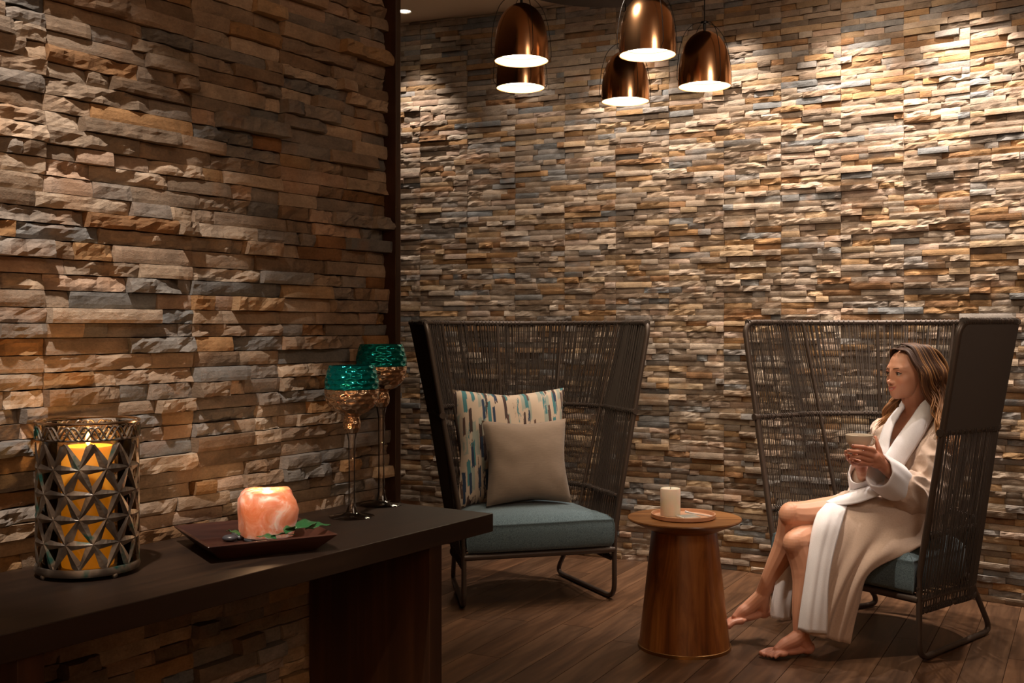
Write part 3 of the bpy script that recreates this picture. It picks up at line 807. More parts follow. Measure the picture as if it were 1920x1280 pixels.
for px, py, wd, lab in PD:
    d = .2*F/wd; p = at(px, py, d)
    t = thing('pendant_lamp', lab, 'pendant lamp', p, 0, 'copper pendant lamps')
    MB().lathe([(q.x, q.z) for q in SH], 64).build('shade', COPPER, t, True)
    sh = t.children[-1]
    bm = bmesh.new(); bm.from_mesh(sh.data)
    bmesh.ops.delete(bm, geom=[f_ for f_ in bm.faces if len(f_.verts) > 4 and f_.calc_center_median().z < .01], context='FACES'); bm.to_mesh(sh.data); bm.free()
    o = MB().lathe([(max(q.x-.0016, .0005), q.z-.0012 if q.z > .01 else q.z+.0002) for q in SH], 48)
    v, f = o.v, [x for x in o.f if len(x) == 4]; obj('shade_lining', v, f, INNER, t, True)
    MB().lathe([(.1003, -.0012), (.1003, .0014), (.0975, .0014), (.0975, -.0012)], 64, closed=True).build('shade_rim', COPPER, t, True)
    MB().lathe([(.0, .030), (.0915, .030), (.0915, .032), (.0, .032)], 40).build('diffuser', DIFF, t, True)
    MB().tube([(0, 0, .21), (0, 0, .245)], .005, 10).build('neck', BLACK, t, True)
    MB().lathe([(.0, .236), (.0145, .236), (.016, .240), (.0145, .245), (.0, .246)], 20).build('collar', BLACK, t, True)
    for k in range(4):
        a = R(20+90*k); c_, s_ = math.cos(a), math.sin(a)
        pts = catmull([(.013*c_, .013*s_, .241), (.045*c_, .045*s_, .232), (.082*c_, .082*s_, .197), (.104*c_, .104*s_, .14), (.115*c_, .115*s_, .07), (.117*c_, .117*s_, .028)], 6)+[Vector((.116*c_, .116*s_, .018)), Vector((.1*c_, .1*s_, .002))]
        MB().tube(pts, .0013, 6).build('cage_wire', BLACK, t, True)
    MB().tube([(0, 0, .244), (0, 0, CZ-p.z)], .0022, 8).build('cord', BLACK, t, True)
    spot('pendant_light', (p.x, p.y, p.z-.004), (p.x, p.y, 0), 9, 125, .6, .06, (1, .8, .56))
t = thing('ceiling_canopy', 'round dark brown wooden plate that the copper pendants hang from', 'lamp canopy', (CC.x, CC.y, CZ))
MB().lathe([(.0, 0), (.435, 0), (.45, .006), (.45, .05), (.44, .056), (.0, .056)], 80).build('plate', mat('canopy_wood', srgb(40, 20, 12), .8), t, True)
for k in range(3):
    a = R(90+120*k); MB().tube([(.2*math.cos(a), .2*math.sin(a), .05), (.2*math.cos(a), .2*math.sin(a), CEIL-CZ)], .006, 8).build('hanging_rod', BLACK, t, True)
# ---------------------------------------------------------------- the seated woman
SKIN = mat('skin', srgb(206, 150, 118), .48, Subsurface_Weight=.12, Subsurface_Scale=.012)
_B = SKIN.node_tree.nodes['Principled BSDF']; _a = N(SKIN, 'ShaderNodeAttribute', attribute_name='skin_tone')
L(SKIN, _a, 'Color', _B, 'Base Color'); _B.inputs['Subsurface Radius'].default_value = (1, .4, .25)
person = thing('person', 'barefoot long-haired woman in a tan bathrobe with white lapels, seated cross-legged holding a cup', 'person', (1.50, 4.50, 0))
def V(px, py, d): return at(px, py, d)
def loft(mb, secs, n=28):              # secs: (centre, x vector, y vector)
    v = []; f = []
    for c, a, b in secs:
        for i in range(n):
            t = 2*math.pi*i/n; v.append(c+a*math.cos(t)+b*math.sin(t))
    m = len(secs)
    for j in range(m-1):
        for i in range(n): f.append((j*n+i, j*n+(i+1) % n, (j+1)*n+(i+1) % n, (j+1)*n+i))
    f += [tuple(range(n))[::-1], tuple(range((m-1)*n, m*n))]
    mb.add(v, f)
def limb(mb, P, r, n=14, seg=6):
    c = catmull(P, seg); rr = np.interp(np.linspace(0, len(P)-1, len(c)), range(len(P)), r)
    mb.tube(c, list(rr), n); mb.ball(c[0], rr[0], 14, 10); mb.ball(c[-1], rr[-1], 14, 10)
def ell(mb, c, r, M=None, n=18, m=12):
    k = MB().ball((0, 0, 0), 1, n, m); v = []
    for p in k.v:
        q = Vector((p[0]*r[0], p[1]*r[1], p[2]*r[2])); v.append((M @ q if M else q)+Vector(c))
    mb.add(v, k.f)
def remesh(name, mb, m, parent, voxel, smooth=2, post=None):
    me = bpy.data.meshes.new(name); me.from_pydata(mb.v, [], mb.f); me.validate()
    o = bpy.data.objects.new(name, me); COL.objects.link(o)
    bm = bmesh.new(); bm.from_mesh(me); bmesh.ops.recalc_face_normals(bm, faces=bm.faces); bm.to_mesh(me); bm.free()
    md = o.modifiers.new('r', 'REMESH'); md.mode = 'VOXEL'; md.voxel_size = voxel
    if smooth:
        ms = o.modifiers.new('s', 'SMOOTH'); ms.factor = .5; ms.iterations = smooth
    dg = bpy.context.evaluated_depsgraph_get(); dg.update()
    nm = bpy.data.meshes.new_from_object(o.evaluated_get(dg)); o.modifiers.clear(); old = o.data; o.data = nm; bpy.data.meshes.remove(old)
    nm.name = name; nm.materials.clear(); nm.materials.append(m)
    if post: post(nm)
    nm.shade_smooth()
    if parent:
        o.parent = parent; o.matrix_parent_inverse = Matrix.Translation(-parent.location)
    return o
def child(o, parent=None):
    o.parent = parent or person; o.matrix_parent_inverse = Matrix.Translation(-person.location); return o
FW = Vector((-.822, -.569, 0)); LF = Vector((.569, -.822, 0))         # body facing, her left (towards the camera)
# joints
HC = Vector((1.640, 4.575, 1.066))                                     # head centre
hf = Vector((-.945, -.325, -.03)).normalized(); hl = Vector((hf.y*-1, hf.x, 0)).normalized(); hu = hl.cross(hf)*-1
if hu.z < 0: hu = -hu
if hl.y > 0: hl = -hl
def hd(x, y, z): return HC+hl*x+hf*y+hu*z
PV = Vector((1.50, 4.50, .50)); neckb = Vector((1.685, 4.625, .90))
shL = Vector((1.765, 4.485, .845)); shR = Vector((1.60, 4.755, .812))
elL = V(1726, 922, 4.37); wrL = V(1664, 880, 4.245); elR = V(1632, 925, 4.60); wrR = V(1617, 884, 4.325)
hipL = Vector((1.555, 4.425, .50)); hipR = Vector((1.455, 4.575, .49))
kL = V(1485, 965, 4.34); kR = V(1493, 1018, 4.27)
aL_ = V(1431, 1112, 4.45); aR_ = V(1502, 1188, 4.235)
body = MB()
loft(body, [(PV+Vector((.03, .02, -.07)), LF*.15, FW*.11), (PV, LF*.165, FW*.12), (Vector((1.59, 4.56, .63)), LF*.125, FW*.095), (Vector((1.645, 4.595, .76)), LF*.145, FW*.105),
            (Vector((1.665, 4.61, .84)), LF*.155, FW*.096), (neckb+Vector((0, 0, -.02)), LF*.11, FW*.06), (neckb+Vector((0, 0, .015)), LF*.06, FW*.052)])
limb(body, [neckb+Vector((0, 0, -.03)), neckb+Vector((-.012, -.012, .04)), HC+hf*-.012+hu*-.06, HC+hf*-.01], [.056, .049, .050, .05])
limb(body, [shL, shL.lerp(elL, .5), elL], [.048, .042, .036]); limb(body, [elL, elL.lerp(wrL, .35), wrL], [.036, .037, .024])
limb(body, [shR, shR.lerp(elR, .5), elR], [.048, .042, .036]); limb(body, [elR, elR.lerp(wrR, .35), wrR], [.036, .036, .024])
# legs
limb(body, [hipL, hipL.lerp(kL, .45)+Vector((0, 0, .012)), kL.lerp(hipL, .12)+Vector((0, 0, -.002)), kL], [.088, .076, .058, .052])
cfL = kL.lerp(aL_, .34)+Vector((.026, .012, 0)); limb(body, [kL, cfL, kL.lerp(aL_, .72)+Vector((.008, 0, 0)), aL_], [.050, .053, .037, .030])
ell(body, kL+Vector((-.012, -.012, .004)), (.042, .042, .045))
limb(body, [hipR, hipR.lerp(kR, .45), kR.lerp(hipR, .12), kR], [.086, .074, .058, .052])
cfR = kR.lerp(aR_, .33)+Vector((.028, .006, 0)); limb(body, [kR, cfR, kR.lerp(aR_, .72)+Vector((.008, 0, 0)), aR_], [.050, .051, .037, .030])
ell(body, kR+Vector((-.014, -.014, .002)), (.041, .041, .044))
def foot(ank, heel, dr, up, ln, side):
    """heel: centre of the heel ball; dr: direction of the toes; side: +1 big toe towards cross(up, dr)"""
    dr = dr.normalized(); sd = up.cross(dr).normalized(); up = dr.cross(sd).normalized()*1
    Mx = Matrix((dr, sd, up)).transposed()
    ell(body, heel, (.032, .027, .027), Mx)
    limb(body, [ank, heel.lerp(ank, .55)+dr*.004, heel+up*.004], [.031, .029, .026])
    limb(body, [ank+up*-.004, heel+dr*ln*.30+up*.032, heel+dr*ln*.50+up*.018, heel+dr*ln*.66+up*.003], [.030, .029, .025, .017])
    ell(body, heel+dr*ln*.34+up*-.006, (ln*.36, .027, .017), Mx); ell(body, heel+dr*ln*.62+up*-.008, (.034, .040, .015), Mx)
    for k, (o_, l_, r_) in enumerate([(.027, .108, .0118), (.011, .108, .0082), (-.003, .098, .0076), (-.016, .087, .0072), (-.029, .073, .0068)]):
        b = heel+dr*ln*.62+sd*side*o_+up*-.008; t = heel+dr*(ln*.52+l_*.72)+sd*side*o_*1.06+up*-.015
        limb(body, [b, b.lerp(t, .55)+up*.006, t], [r_*1.15, r_*.95, r_], 8, 4)
    return heel, dr, sd, up
foot(aR_, Vector((1.128, 4.243, .029)), Vector((-.957, -.29, 0)), Vector((0, 0, 1)), .192, -1)
hL = V(1432, 1146, 4.47); foot(aL_, hL, Vector((-.93, -.30, -.13)), Vector((-.12, 0, 1)), .192, 1)
# hands
def finger(P, r):
    limb(body, P, r, 9, 5)
ell(body, V(1643, 861, 4.213), (.033, .020, .036), Matrix.Rotation(R(-35), 3, 'Y'))
limb(body, [wrL, V(1652, 869, 4.225), V(1641, 857, 4.205)], [.023, .024, .022])
for kn, mid, tip, r in (((1637, 844, 4.196), (1617, 838, 4.178), (1600, 836, 4.196), .0092), ((1632, 853, 4.190), (1610, 847, 4.175), (1592, 845, 4.200), .0094),
                        ((1630, 862, 4.194), (1610, 857, 4.180), (1597, 855, 4.205), .0090), ((1630, 870, 4.202), (1613, 867, 4.190), (1603, 864, 4.212), .0080)):
    K, Mi, T = V(*kn), V(*mid), V(*tip)
    finger([V(1645, 862, 4.215).lerp(K, .4), K, K.lerp(Mi, .6), Mi, T], [r*1.25, r*1.15, r, r*.95, r*.78])
finger([V(1653, 862, 4.218), V(1649, 846, 4.215), V(1645, 833, 4.222), V(1641, 820, 4.236)], [.013, .011, .0092, .0078])
ell(body, V(1612, 868, 4.30), (.036, .030, .016))
limb(body, [wrR, V(1615, 876, 4.315), V(1611, 866, 4.30)], [.023, .024, .02])
for kn, mid, tip, r in (((1600, 858, 4.29), (1588, 853, 4.262), (1586, 846, 4.235), .0078), ((1601, 863, 4.275), (1590, 860, 4.245), (1589, 853, 4.222), .0080),
                        ((1604, 867, 4.265), (1595, 866, 4.235), (1594, 861, 4.214), .0076)):
    K, Mi, T = V(*kn), V(*mid), V(*tip); finger([V(1612, 868, 4.30), K, Mi, T], [r*1.2, r*1.1, r, r*.8])
finger([V(1612, 866, 4.31), V(1602, 850, 4.315), V(1600, 836, 4.308)], [.012, .0095, .008])
# head: radial surface of a smooth union of ellipsoids
def head_mesh():
    nu, nv = 150, 110
    th = np.linspace(0.0001, np.pi-.0001, nv+1); ph = np.arange(nu)/nu*2*np.pi
    T, P_ = np.meshgrid(th, ph, indexing='ij')
    D = np.stack([np.sin(T)*np.sin(P_), np.sin(T)*np.cos(P_), np.cos(T)], -1).reshape(-1, 3)
    O = np.array([0, .01, -.015])
    def e(p, c, r):
        q = (p-np.array(c))/np.array(r); k0 = np.linalg.norm(q, axis=1); k1 = np.linalg.norm(q/np.array(r), axis=1)+1e-9
        return k0*(k0-1)/k1
    def smin(a, b, k):
        h = np.clip(.5+.5*(b-a)/k, 0, 1); return b*(1-h)+a*h-k*h*(1-h)
    def fld(p):
        pa = p.copy(); pa[:, 0] = np.abs(pa[:, 0]); pl = pa.copy(); pl[:, 2] -= 18*pa[:, 0]**2
        d = e(pa, (0, -.014, .036), (.073, .093, .074))
        d = smin(d, e(pa, (0, .03, -.012), (.061, .058, .075)), .03)
        d = smin(d, e(pa, (0, .036, -.062), (.046, .048, .040)), .025)
        d = smin(d, e(pa, (0, .072, -.088), (.017, .017, .015)), .022)
        d = smin(d, e(pa, (.034, .060, -.030), (.021, .022, .020)), .02)
        d = smin(d, e(pa, (0, .072, -.058), (.027, .021, .024)), .018)
        d = smin(d, e(pa, (0, .071, .020), (.044, .012, .008)), .022)
        d = -smin(-d, e(pa, (.032, .098, .002), (.0165, .017, .0105)), .010)
        d = smin(d, e(pa, (.031, .073, .001), (.0125, .0125, .0105)), .004)
        d = smin(d, e(pa, (0, .088, -.008), (.0075, .012, .024)), .010)
        d = smin(d, e(pa, (0, .1035, -.0325), (.0085, .0095, .0080)), .008)
        d = smin(d, e(pa, (.0105, .095, -.037), (.0055, .008, .0055)), .005)
        up = e(pl, (0, .0885, -.0565), (.025, .0080, .0030)); lo = e(pl, (0, .0870, -.0698), (.020, .0080, .0038))
        d = smin(smin(d, up, .005), lo, .005)
        d = -smin(-d, e(pl, (0, .100, -.0628), (.022, .012, .0030)), .003)
        d = smin(d, e(pa, (.070, -.008, -.008), (.006, .014, .02)), .008)
        return d
    lo = np.zeros(len(D)); hi = np.full(len(D), .2)
    ts = np.linspace(.2, .03, 60); r = np.full(len(D), .03); done = np.zeros(len(D), bool)
    for t in ts:
        d = fld(O+D*t); new = (d < 0) & ~done; r[new] = t; done |= new
    lo = r.copy(); hi = r+.2/60
    for _ in range(12):
        mid = (lo+hi)/2; ins = fld(O+D*mid[:, None]) < 0; lo = np.where(ins, mid, lo); hi = np.where(ins, hi, mid)
    pts = O+D*lo[:, None]
    v = [hd(*p) for p in pts]
    f = [(j*nu+i, j*nu+(i+1) % nu, (j+1)*nu+(i+1) % nu, (j+1)*nu+i) for j in range(nv) for i in range(nu)]
    f += [tuple(range(nu))[::-1], tuple(range(nv*nu, (nv+1)*nu))]
    return v, f
body.add(*head_mesh())
SK = np.array(srgb(206, 150, 120)[:3]); LIP = np.array(srgb(190, 110, 96)[:3]); TOE = np.array(srgb(200, 128, 112)[:3])
def skin_post(me):
    n = len(me.vertices); co = np.empty(n*3, dtype=np.float32); me.vertices.foreach_get('co', co); co = co.reshape(-1, 3)
    q = co-np.array(HC); X = q@np.array(hl); Y = q@np.array(hf); Z = q@np.array(hu)
    c = np.tile(SK, (n, 1))
    def mix(wt, colr):
        nonlocal c
        wt = np.clip(wt, 0, 1)[:, None]; c = c*(1-wt)+colr*wt
    mx = ((X/.025)**2+((Z+.0628-18*X**2)/.0092)**2); mix(np.where((Y > .078) & (Y < .115), (1.15-mx)*2.2, 0), LIP)
    ck = np.exp(-(((np.abs(X)-.04)/.018)**2+((Z+.03)/.016)**2))*(Y > .03)*(np.linalg.norm(q, axis=1) < .14); mix(ck*.35, np.array(srgb(206, 124, 100)[:3]))
    ft = np.clip((.17-co[:, 2])/.12, 0, 1)*.5; mix(ft, TOE)
    hnd = (np.linalg.norm(co-np.array(V(1618, 856, 4.23)), axis=1) < .1); mix(hnd*.45, np.array(srgb(192, 118, 96)[:3]))
    colour(me, np.concatenate([c, np.ones((n, 1))], 1), 'skin_tone')
bo = remesh('body', body, SKIN, person, .0022, 2, skin_post)
# eyes, brows, lashes, teeth
def facemesh(name, mb, m, lab=None, smooth=True):
    o = mb.build(name, m, None, smooth); child(o)
    if lab: o['label'] = lab
    return o
EW = mat('eye_white', srgb(222, 210, 200), .15); IR = mat('iris', srgb(58, 40, 28), .1); LASH = mat('lash', srgb(30, 20, 16), .8); BROW = mat('brow', srgb(110, 74, 52), .9); TEETH = mat('teeth', srgb(236, 226, 214), .25)
for s in (1, -1):
    c = hd(s*.031, .0745, .0015)
    e_ = MB().ball(c, .0122, 20, 14); eo = facemesh('eye', e_, EW)
    gz = (hf*.98+hl*(.05)).normalized(); ic = c+gz*.0094
    k = MB(); ell(k, ic, (.0055, .0055, .0055)); io = facemesh('iris', k, IR); io.parent = eo; io.matrix_parent_inverse = Matrix()
    up = [hd(s*(.031+x), .0745+math.sqrt(max(.0137**2-x*x*.8, 1e-6)), .0015+z) for x, z in ((-.0135, -.001), (-.008, .0042), (-.001, .0058), (.007, .0048), (.0135, .001), (.0165, .0022))]
    facemesh('eyelash', MB().tube(catmull(up, 5), .0010, 6), LASH)
    lw = [hd(s*(.031+x), .0742+math.sqrt(max(.0132**2-x*x*.8, 1e-6)), .0015+z) for x, z in ((-.0125, -.002), (-.005, -.0052), (.004, -.0055), (.0125, -.001))]
    facemesh('lower_lash', MB().tube(catmull(lw, 5), .0006, 6), LASH)
    lid = [hd(s*(.031+x), .0745+math.sqrt(max(.0128**2-x*x*.8, 1e-6)), .0015+z) for x, z in ((-.0135, .001), (-.008, .0068), (-.001, .0088), (.007, .0078), (.0135, .003))]
    facemesh('eyelid', MB().tube(catmull(lid, 5), .0022, 8), mat('lid_skin', srgb(178, 118, 92), .5))
    br = [hd(s*x, y, z) for x, y, z in ((.013, .0895, .0200), (.024, .0885, .0228), (.036, .0825, .0232), (.048, .0700, .0175))]
    facemesh('eyebrow', MB().tube(catmull(br, 6), list(np.linspace(.0024, .0026, 10))+list(np.linspace(.0025, .0008, 9)), 6), BROW)
k = MB().tube([hd(x, .0918-13*x*x, -.0622+16*x*x) for x in np.linspace(-.0165, .0165, 14)], [.0006]+[.0019]*12+[.0006], 8); facemesh('teeth', k, TEETH)
NAIL = mat('nail', srgb(222, 170, 160), .25)
k = MB()
for px, py, d in ((1599, 834, 4.190), (1591, 843, 4.194), (1596, 853, 4.199)): ell(k, V(px, py, d), (.0045, .003, .0035), n=10, m=6)
facemesh('nail', k, NAIL)
for o_, l_, r_ in [(.027, .108, .0118)]:
    k = MB(); ell(k, Vector((1.128, 4.243, .029))+Vector((-.957, -.29, 0))*(.192*.52+.108*.74)+Vector((-.29, .957, 0))*.0+Vector((0, 0, -.004)), (.006, .004, .003), n=10, m=6)

# ---- robe
ROBE = fabric('tan_robe_cotton', srgb(188, 163, 146), srgb(199, 175, 158), 160, bs=.05, mix=.6)
TERRY = fabric('white_terry', srgb(226, 222, 226), srgb(240, 238, 242), 500, bs=.3, mix=.5)
rb = MB()
loft(rb, [(PV+Vector((.06, .04, -.075)), LF*.205, FW*.14), (PV+Vector((.04, .03, -.02)), LF*.215, FW*.155), (PV+Vector((.04, .03, .05)), LF*.195, FW*.15), (Vector((1.60, 4.565, .64)), LF*.165, FW*.122), (Vector((1.648, 4.60, .75)), LF*.178, FW*.128),
          (Vector((1.668, 4.612, .82)), LF*.182, FW*.112), (Vector((1.688, 4.622, .875)), LF*.125, FW*.075), (neckb+Vector((.016, .012, .025)), LF*.075, FW*.052)], 40)
# sleeves
limb(rb, [shL+Vector((0, 0, -.01)), shL.lerp(elL, .5), elL+Vector((.012, 0, -.028)), elL.lerp(wrL, .40)+Vector((0, 0, -.026)), V(1684, 910, 4.31)], [.068, .076, .094, .082, .064], 20)
limb(rb, [shR+Vector((0, 0, -.01)), shR.lerp(elR, .5), elR+Vector((0, 0, -.02)), elR.lerp(wrR, .5), elR.lerp(wrR, .72)], [.058, .060, .066, .056, .044], 20)
# cloth lying over both thighs
def mid(a, b, t): return a.lerp(b, t)
limb(rb, [hipL+Vector((.02, 0, 0)), mid(hipL, kL, .25)+Vector((0, -.01, .012)), mid(hipL, kL, .50)+Vector((0, -.005, .016)), mid(hipL, kL, .60)+Vector((0, 0, -.002))], [.106, .088, .070, .060], 24)
limb(rb, [hipR+Vector((.03, 0, 0)), mid(hipR, kR, .14), mid(hipR, kR, .28)+Vector((0, 0, -.01))], [.10, .082, .062], 24)
BEL = [Vector((1.60, 4.565, .655))+LF*.172*math.cos(t)+FW*.132*math.sin(t)+Vector((0, 0, -.012*math.sin(t))) for t in np.linspace(0, 2*math.pi, 49)[:-1]]
def robe_post(me):
    me.update(); n = len(me.vertices); nr_ = [v.normal.copy() for v in me.vertices]
    for i, v in enumerate(me.vertices):
        p = v.co; q = Vector((p.x*9, p.y*9, p.z*5))
        a = noise.noise(q+Vector((5, 0, 2)))*.013+(abs(noise.noise(Vector((p.x*16+p.z*9, p.y*16, p.z*9-p.x*8))+Vector((1, 3, 8))))-.25)*-.030
        e_ = (p-elL).length; a += math.exp(-(e_/.10)**2)*(-.010*abs(math.sin((p-elL).dot(Vector((.6, .1, .75)))*70+3*noise.noise(p*12))))
        w_ = math.exp(-((p.z-.655)/.018)**2)*(.009 if (p-Vector((1.6, 4.565, p.z))).length < .2 and p.x > 1.5 else 0)
        v.co = p+nr_[i]*(a-w_)
rob = remesh('robe', rb, ROBE, person, .0055, 3, robe_post)
bm = bmesh.new(); bm.from_mesh(rob.data); A_, B_ = V(1713, 756, 4.55), V(1684, 808, 4.50)
def near_seg(p):
    if p.y > 4.70 or p.z < .78: return False
    X, Y = px_of(p); t = max(0, min(1, (Y-752)/60)); return abs(X-(1714-30*t)) < 24-12*t and Y > 735 and Y < 822
bmesh.ops.delete(bm, geom=[v for v in bm.verts if near_seg(v.co)], context='VERTS'); bm.to_mesh(rob.data); bm.free()
# surfaces given by rows of points
def sheet(name, rows, m, thick, seg=6, wob=0.0, seed=0, off=1, lab=None):
    R_ = [catmull([V(*p) for p in r], seg) for r in rows]; cols = list(zip(*R_)); G = [catmull(c, seg) for c in cols]   # G[col][row]
    nc_, nr2 = len(G), len(G[0]); v = []; f = []
    for i in range(nc_):
        for j in range(nr2):
            p = G[i][j]
            if wob:
                t = j/(nr2-1); p = p+Vector((.25, -1, 0))*(wob*(noise.noise(Vector((i/(nc_-1)*5.0+seed+t*.8, t*1.3, seed)))*(.35+t)+.5*wob*0))
            v.append(p)
    for i in range(nc_-1):
        for j in range(nr2-1): f.append((i*nr2+j, i*nr2+j+1, (i+1)*nr2+j+1, (i+1)*nr2+j))
    o = obj(name, v, f, m, None, True); md = o.modifiers.new('solid', 'SOLIDIFY'); md.thickness = thick; md.offset = 0
    if lab: o['label'] = lab
    return child(o)
sheet('robe_skirt', [
    [(1562, 936, 4.50), (1600, 932, 4.52), (1650, 925, 4.50), (1700, 925, 4.46), (1738, 935, 4.40)],
    [(1556, 940, 4.36), (1600, 938, 4.36), (1650, 945, 4.34), (1700, 955, 4.31), (1742, 965, 4.27)],
    [(1548, 975, 4.265), (1592, 980, 4.255), (1640, 990, 4.25), (1690, 1000, 4.25), (1740, 1010, 4.235)],
    [(1534, 1035, 4.225), (1575, 1040, 4.205), (1610, 1042, 4.20), (1648, 1036, 4.20), (1712, 1031, 4.205)],
    [(1524, 1090, 4.205), (1556, 1094, 4.185), (1585, 1092, 4.18), (1610, 1084, 4.185), (1632, 1072, 4.195)],
    [(1512, 1140, 4.195), (1540, 1146, 4.175), (1565, 1148, 4.17), (1590, 1146, 4.18), (1612, 1138, 4.19)],
    [(1505, 1184, 4.19), (1530, 1192, 4.17), (1556, 1199, 4.165), (1578, 1204, 4.175), (1596, 1208, 4.185)]], ROBE, .006, 7, .030, 3)
sheet('robe_lining', [
    [(1545, 937, 4.46), (1560, 934, 4.47), (1578, 932, 4.47), (1592, 931, 4.47)],
    [(1540, 946, 4.345), (1556, 940, 4.34), (1574, 940, 4.335), (1590, 942, 4.335)],
    [(1526, 985, 4.262), (1542, 978, 4.235), (1560, 978, 4.23), (1577, 984, 4.235)],
    [(1517, 1035, 4.225), (1530, 1035, 4.20), (1546, 1036, 4.19), (1562, 1040, 4.19)],
    [(1509, 1090, 4.205), (1522, 1092, 4.18), (1538, 1092, 4.17), (1553, 1094, 4.17)],
    [(1502, 1140, 4.195), (1515, 1144, 4.165), (1533, 1145, 4.155), (1551, 1144, 4.16)],
    [(1497, 1180, 4.19), (1512, 1184, 4.16), (1530, 1186, 4.15), (1550, 1187, 4.155)]], TERRY, .009, 6, .005, 7, lab='white terry lining turned outwards')
sheet('robe_front_edge', [
    [(1541, 938, 4.44), (1583, 924, 4.41), (1622, 909, 4.39), (1660, 897, 4.38), (1690, 892, 4.40)],
    [(1546, 940, 4.345), (1588, 932, 4.315), (1628, 917, 4.30), (1666, 905, 4.31), (1692, 900, 4.34)],
    [(1558, 948, 4.31), (1602, 944, 4.285), (1640, 932, 4.275), (1674, 919, 4.285), (1696, 910, 4.32)]], TERRY, .008, 6, .002, 2, lab='white terry edge crossing the lap')
sheet('robe_back_lining', [
    [(1468, 1045, 4.40), (1480, 1045, 4.40), (1492, 1045, 4.42)],
    [(1456, 1085, 4.40), (1472, 1088, 4.39), (1488, 1088, 4.41)],
    [(1446, 1125, 4.40), (1464, 1130, 4.385), (1484, 1130, 4.40)],
    [(1443, 1156, 4.40), (1462, 1162, 4.385), (1483, 1162, 4.40)]], TERRY, .008, 5, .012, 5, lab='white hem hanging behind the legs')
def cuff(P0, P1, r0, r1, wall, name='robe_cuff'):
    ax = (P1-P0).normalized(); up = Vector((0, 0, 1)); x = (up-ax*up.dot(ax)).normalized(); y = ax.cross(x); n = 40
    prof = [(r0, 0), (r0+.006, .1), (r1+.006, .75), (r1+.004, 1.0), (r1-wall*.5, 1.02), (r1-wall, .98), (r0-wall, .3), (r0-wall, 0)]
    v = []; f = []; ln = (P1-P0).length
    for j, (r, t) in enumerate(prof):
        for i in range(n):
            a = 2*math.pi*i/n; w_ = 1+.2*noise.noise(Vector((math.cos(a)*1.8, math.sin(a)*1.8, t*1.3+r0*50)))+.04*math.sin(a*3+1)
            v.append(P0+ax*(t*ln+.012*math.sin(a+2)*(t > .5))+(x*math.cos(a)*1.08+y*math.sin(a)*.92)*r*w_)
    m_ = len(prof)
    for j in range(m_):
        k_ = (j+1) % m_
        for i in range(n): f.append((j*n+i, j*n+(i+1) % n, k_*n+(i+1) % n, k_*n+i))
    o = obj(name, v, f, TERRY, None, True); md = o.modifiers.new('ss', 'SUBSURF'); md.levels = 1; md.render_levels = 1; o['label'] = 'wide white terry cuff'
    return child(o)
cuff(V(1682, 909, 4.315), V(1650, 884, 4.232), .070, .061, .009)
cuff(V(1621, 928, 4.47), V(1612, 884, 4.355), .054, .050, .009)
def lapel(cs, ws, roll=.014, name='robe_lapel'):
    C = catmull(cs, 7); n = len(C); nw = 10; v = []; f = []
    wd = np.interp(np.linspace(0, 1, n), np.linspace(0, 1, len(ws)), [w_[1] for w_ in ws])
    for i, c in enumerate(C):
        t = (C[min(i+1, n-1)]-C[max(i-1, 0)]).normalized(); k_ = i/(n-1)*(len(ws)-1); a = int(min(k_, len(ws)-2)); nn = ws[a][0].lerp(ws[a+1][0], k_-a).normalized()
        s = nn.cross(t).normalized(); nn = t.cross(s).normalized()
        if nn.dot(Vector((-.3, -1, 0))) < 0 and i > n*.3: nn = -nn
        for j in range(nw+1):
            q = j/nw*2-1; v.append(c+s*q*wd[i]/2+nn*(roll*(1-q*q)-.004+.003*noise.noise(Vector((i*.3, q*2, 1)))))
    W = nw+1
    for i in range(n-1):
        for j in range(nw): f.append((i*W+j, (i+1)*W+j, (i+1)*W+j+1, i*W+j+1))
    o = obj(name, v, f, TERRY, None, True); md = o.modifiers.new('solid', 'SOLIDIFY'); md.thickness = .010; md.offset = 0; o['label'] = 'white terry lapel'
    return child(o)
nf = (FW+LF*.5).normalized(); nr3 = (FW-LF*.3+Vector((0, 0, .2))).normalized()
lapel([Vector((1.745, 4.64, .975)), Vector((1.742, 4.565, .955)), V(1737, 770, 4.505), V(1719, 800, 4.465), V(1698, 831, 4.44), V(1678, 862, 4.425), V(1660, 892, 4.425)],
      [((LF+Vector((.3, 0, .3))), .05), (LF, .056), (nf, .064), (nf, .072), (nf, .078), (nf, .078), (nf, .07)])
lapel([Vector((1.735, 4.66, .975)), Vector((1.69, 4.695, .96)), V(1686, 770, 4.61), V(1668, 796, 4.55), V(1658, 824, 4.505), V(1654, 850, 4.475), V(1652, 876, 4.46)],
      [((-LF+Vector((.3, 0, .3))), .05), ((-LF+FW*.4), .056), (nr3, .06), (nr3, .066), (nr3, .07), (nr3, .07), (nr3, .06)])
bl = MB().tube(BEL, [.0]*0+[.008]*len(BEL), 8, closed=True, flat=2.2); child(bl.build('robe_belt', ROBE, None, True))

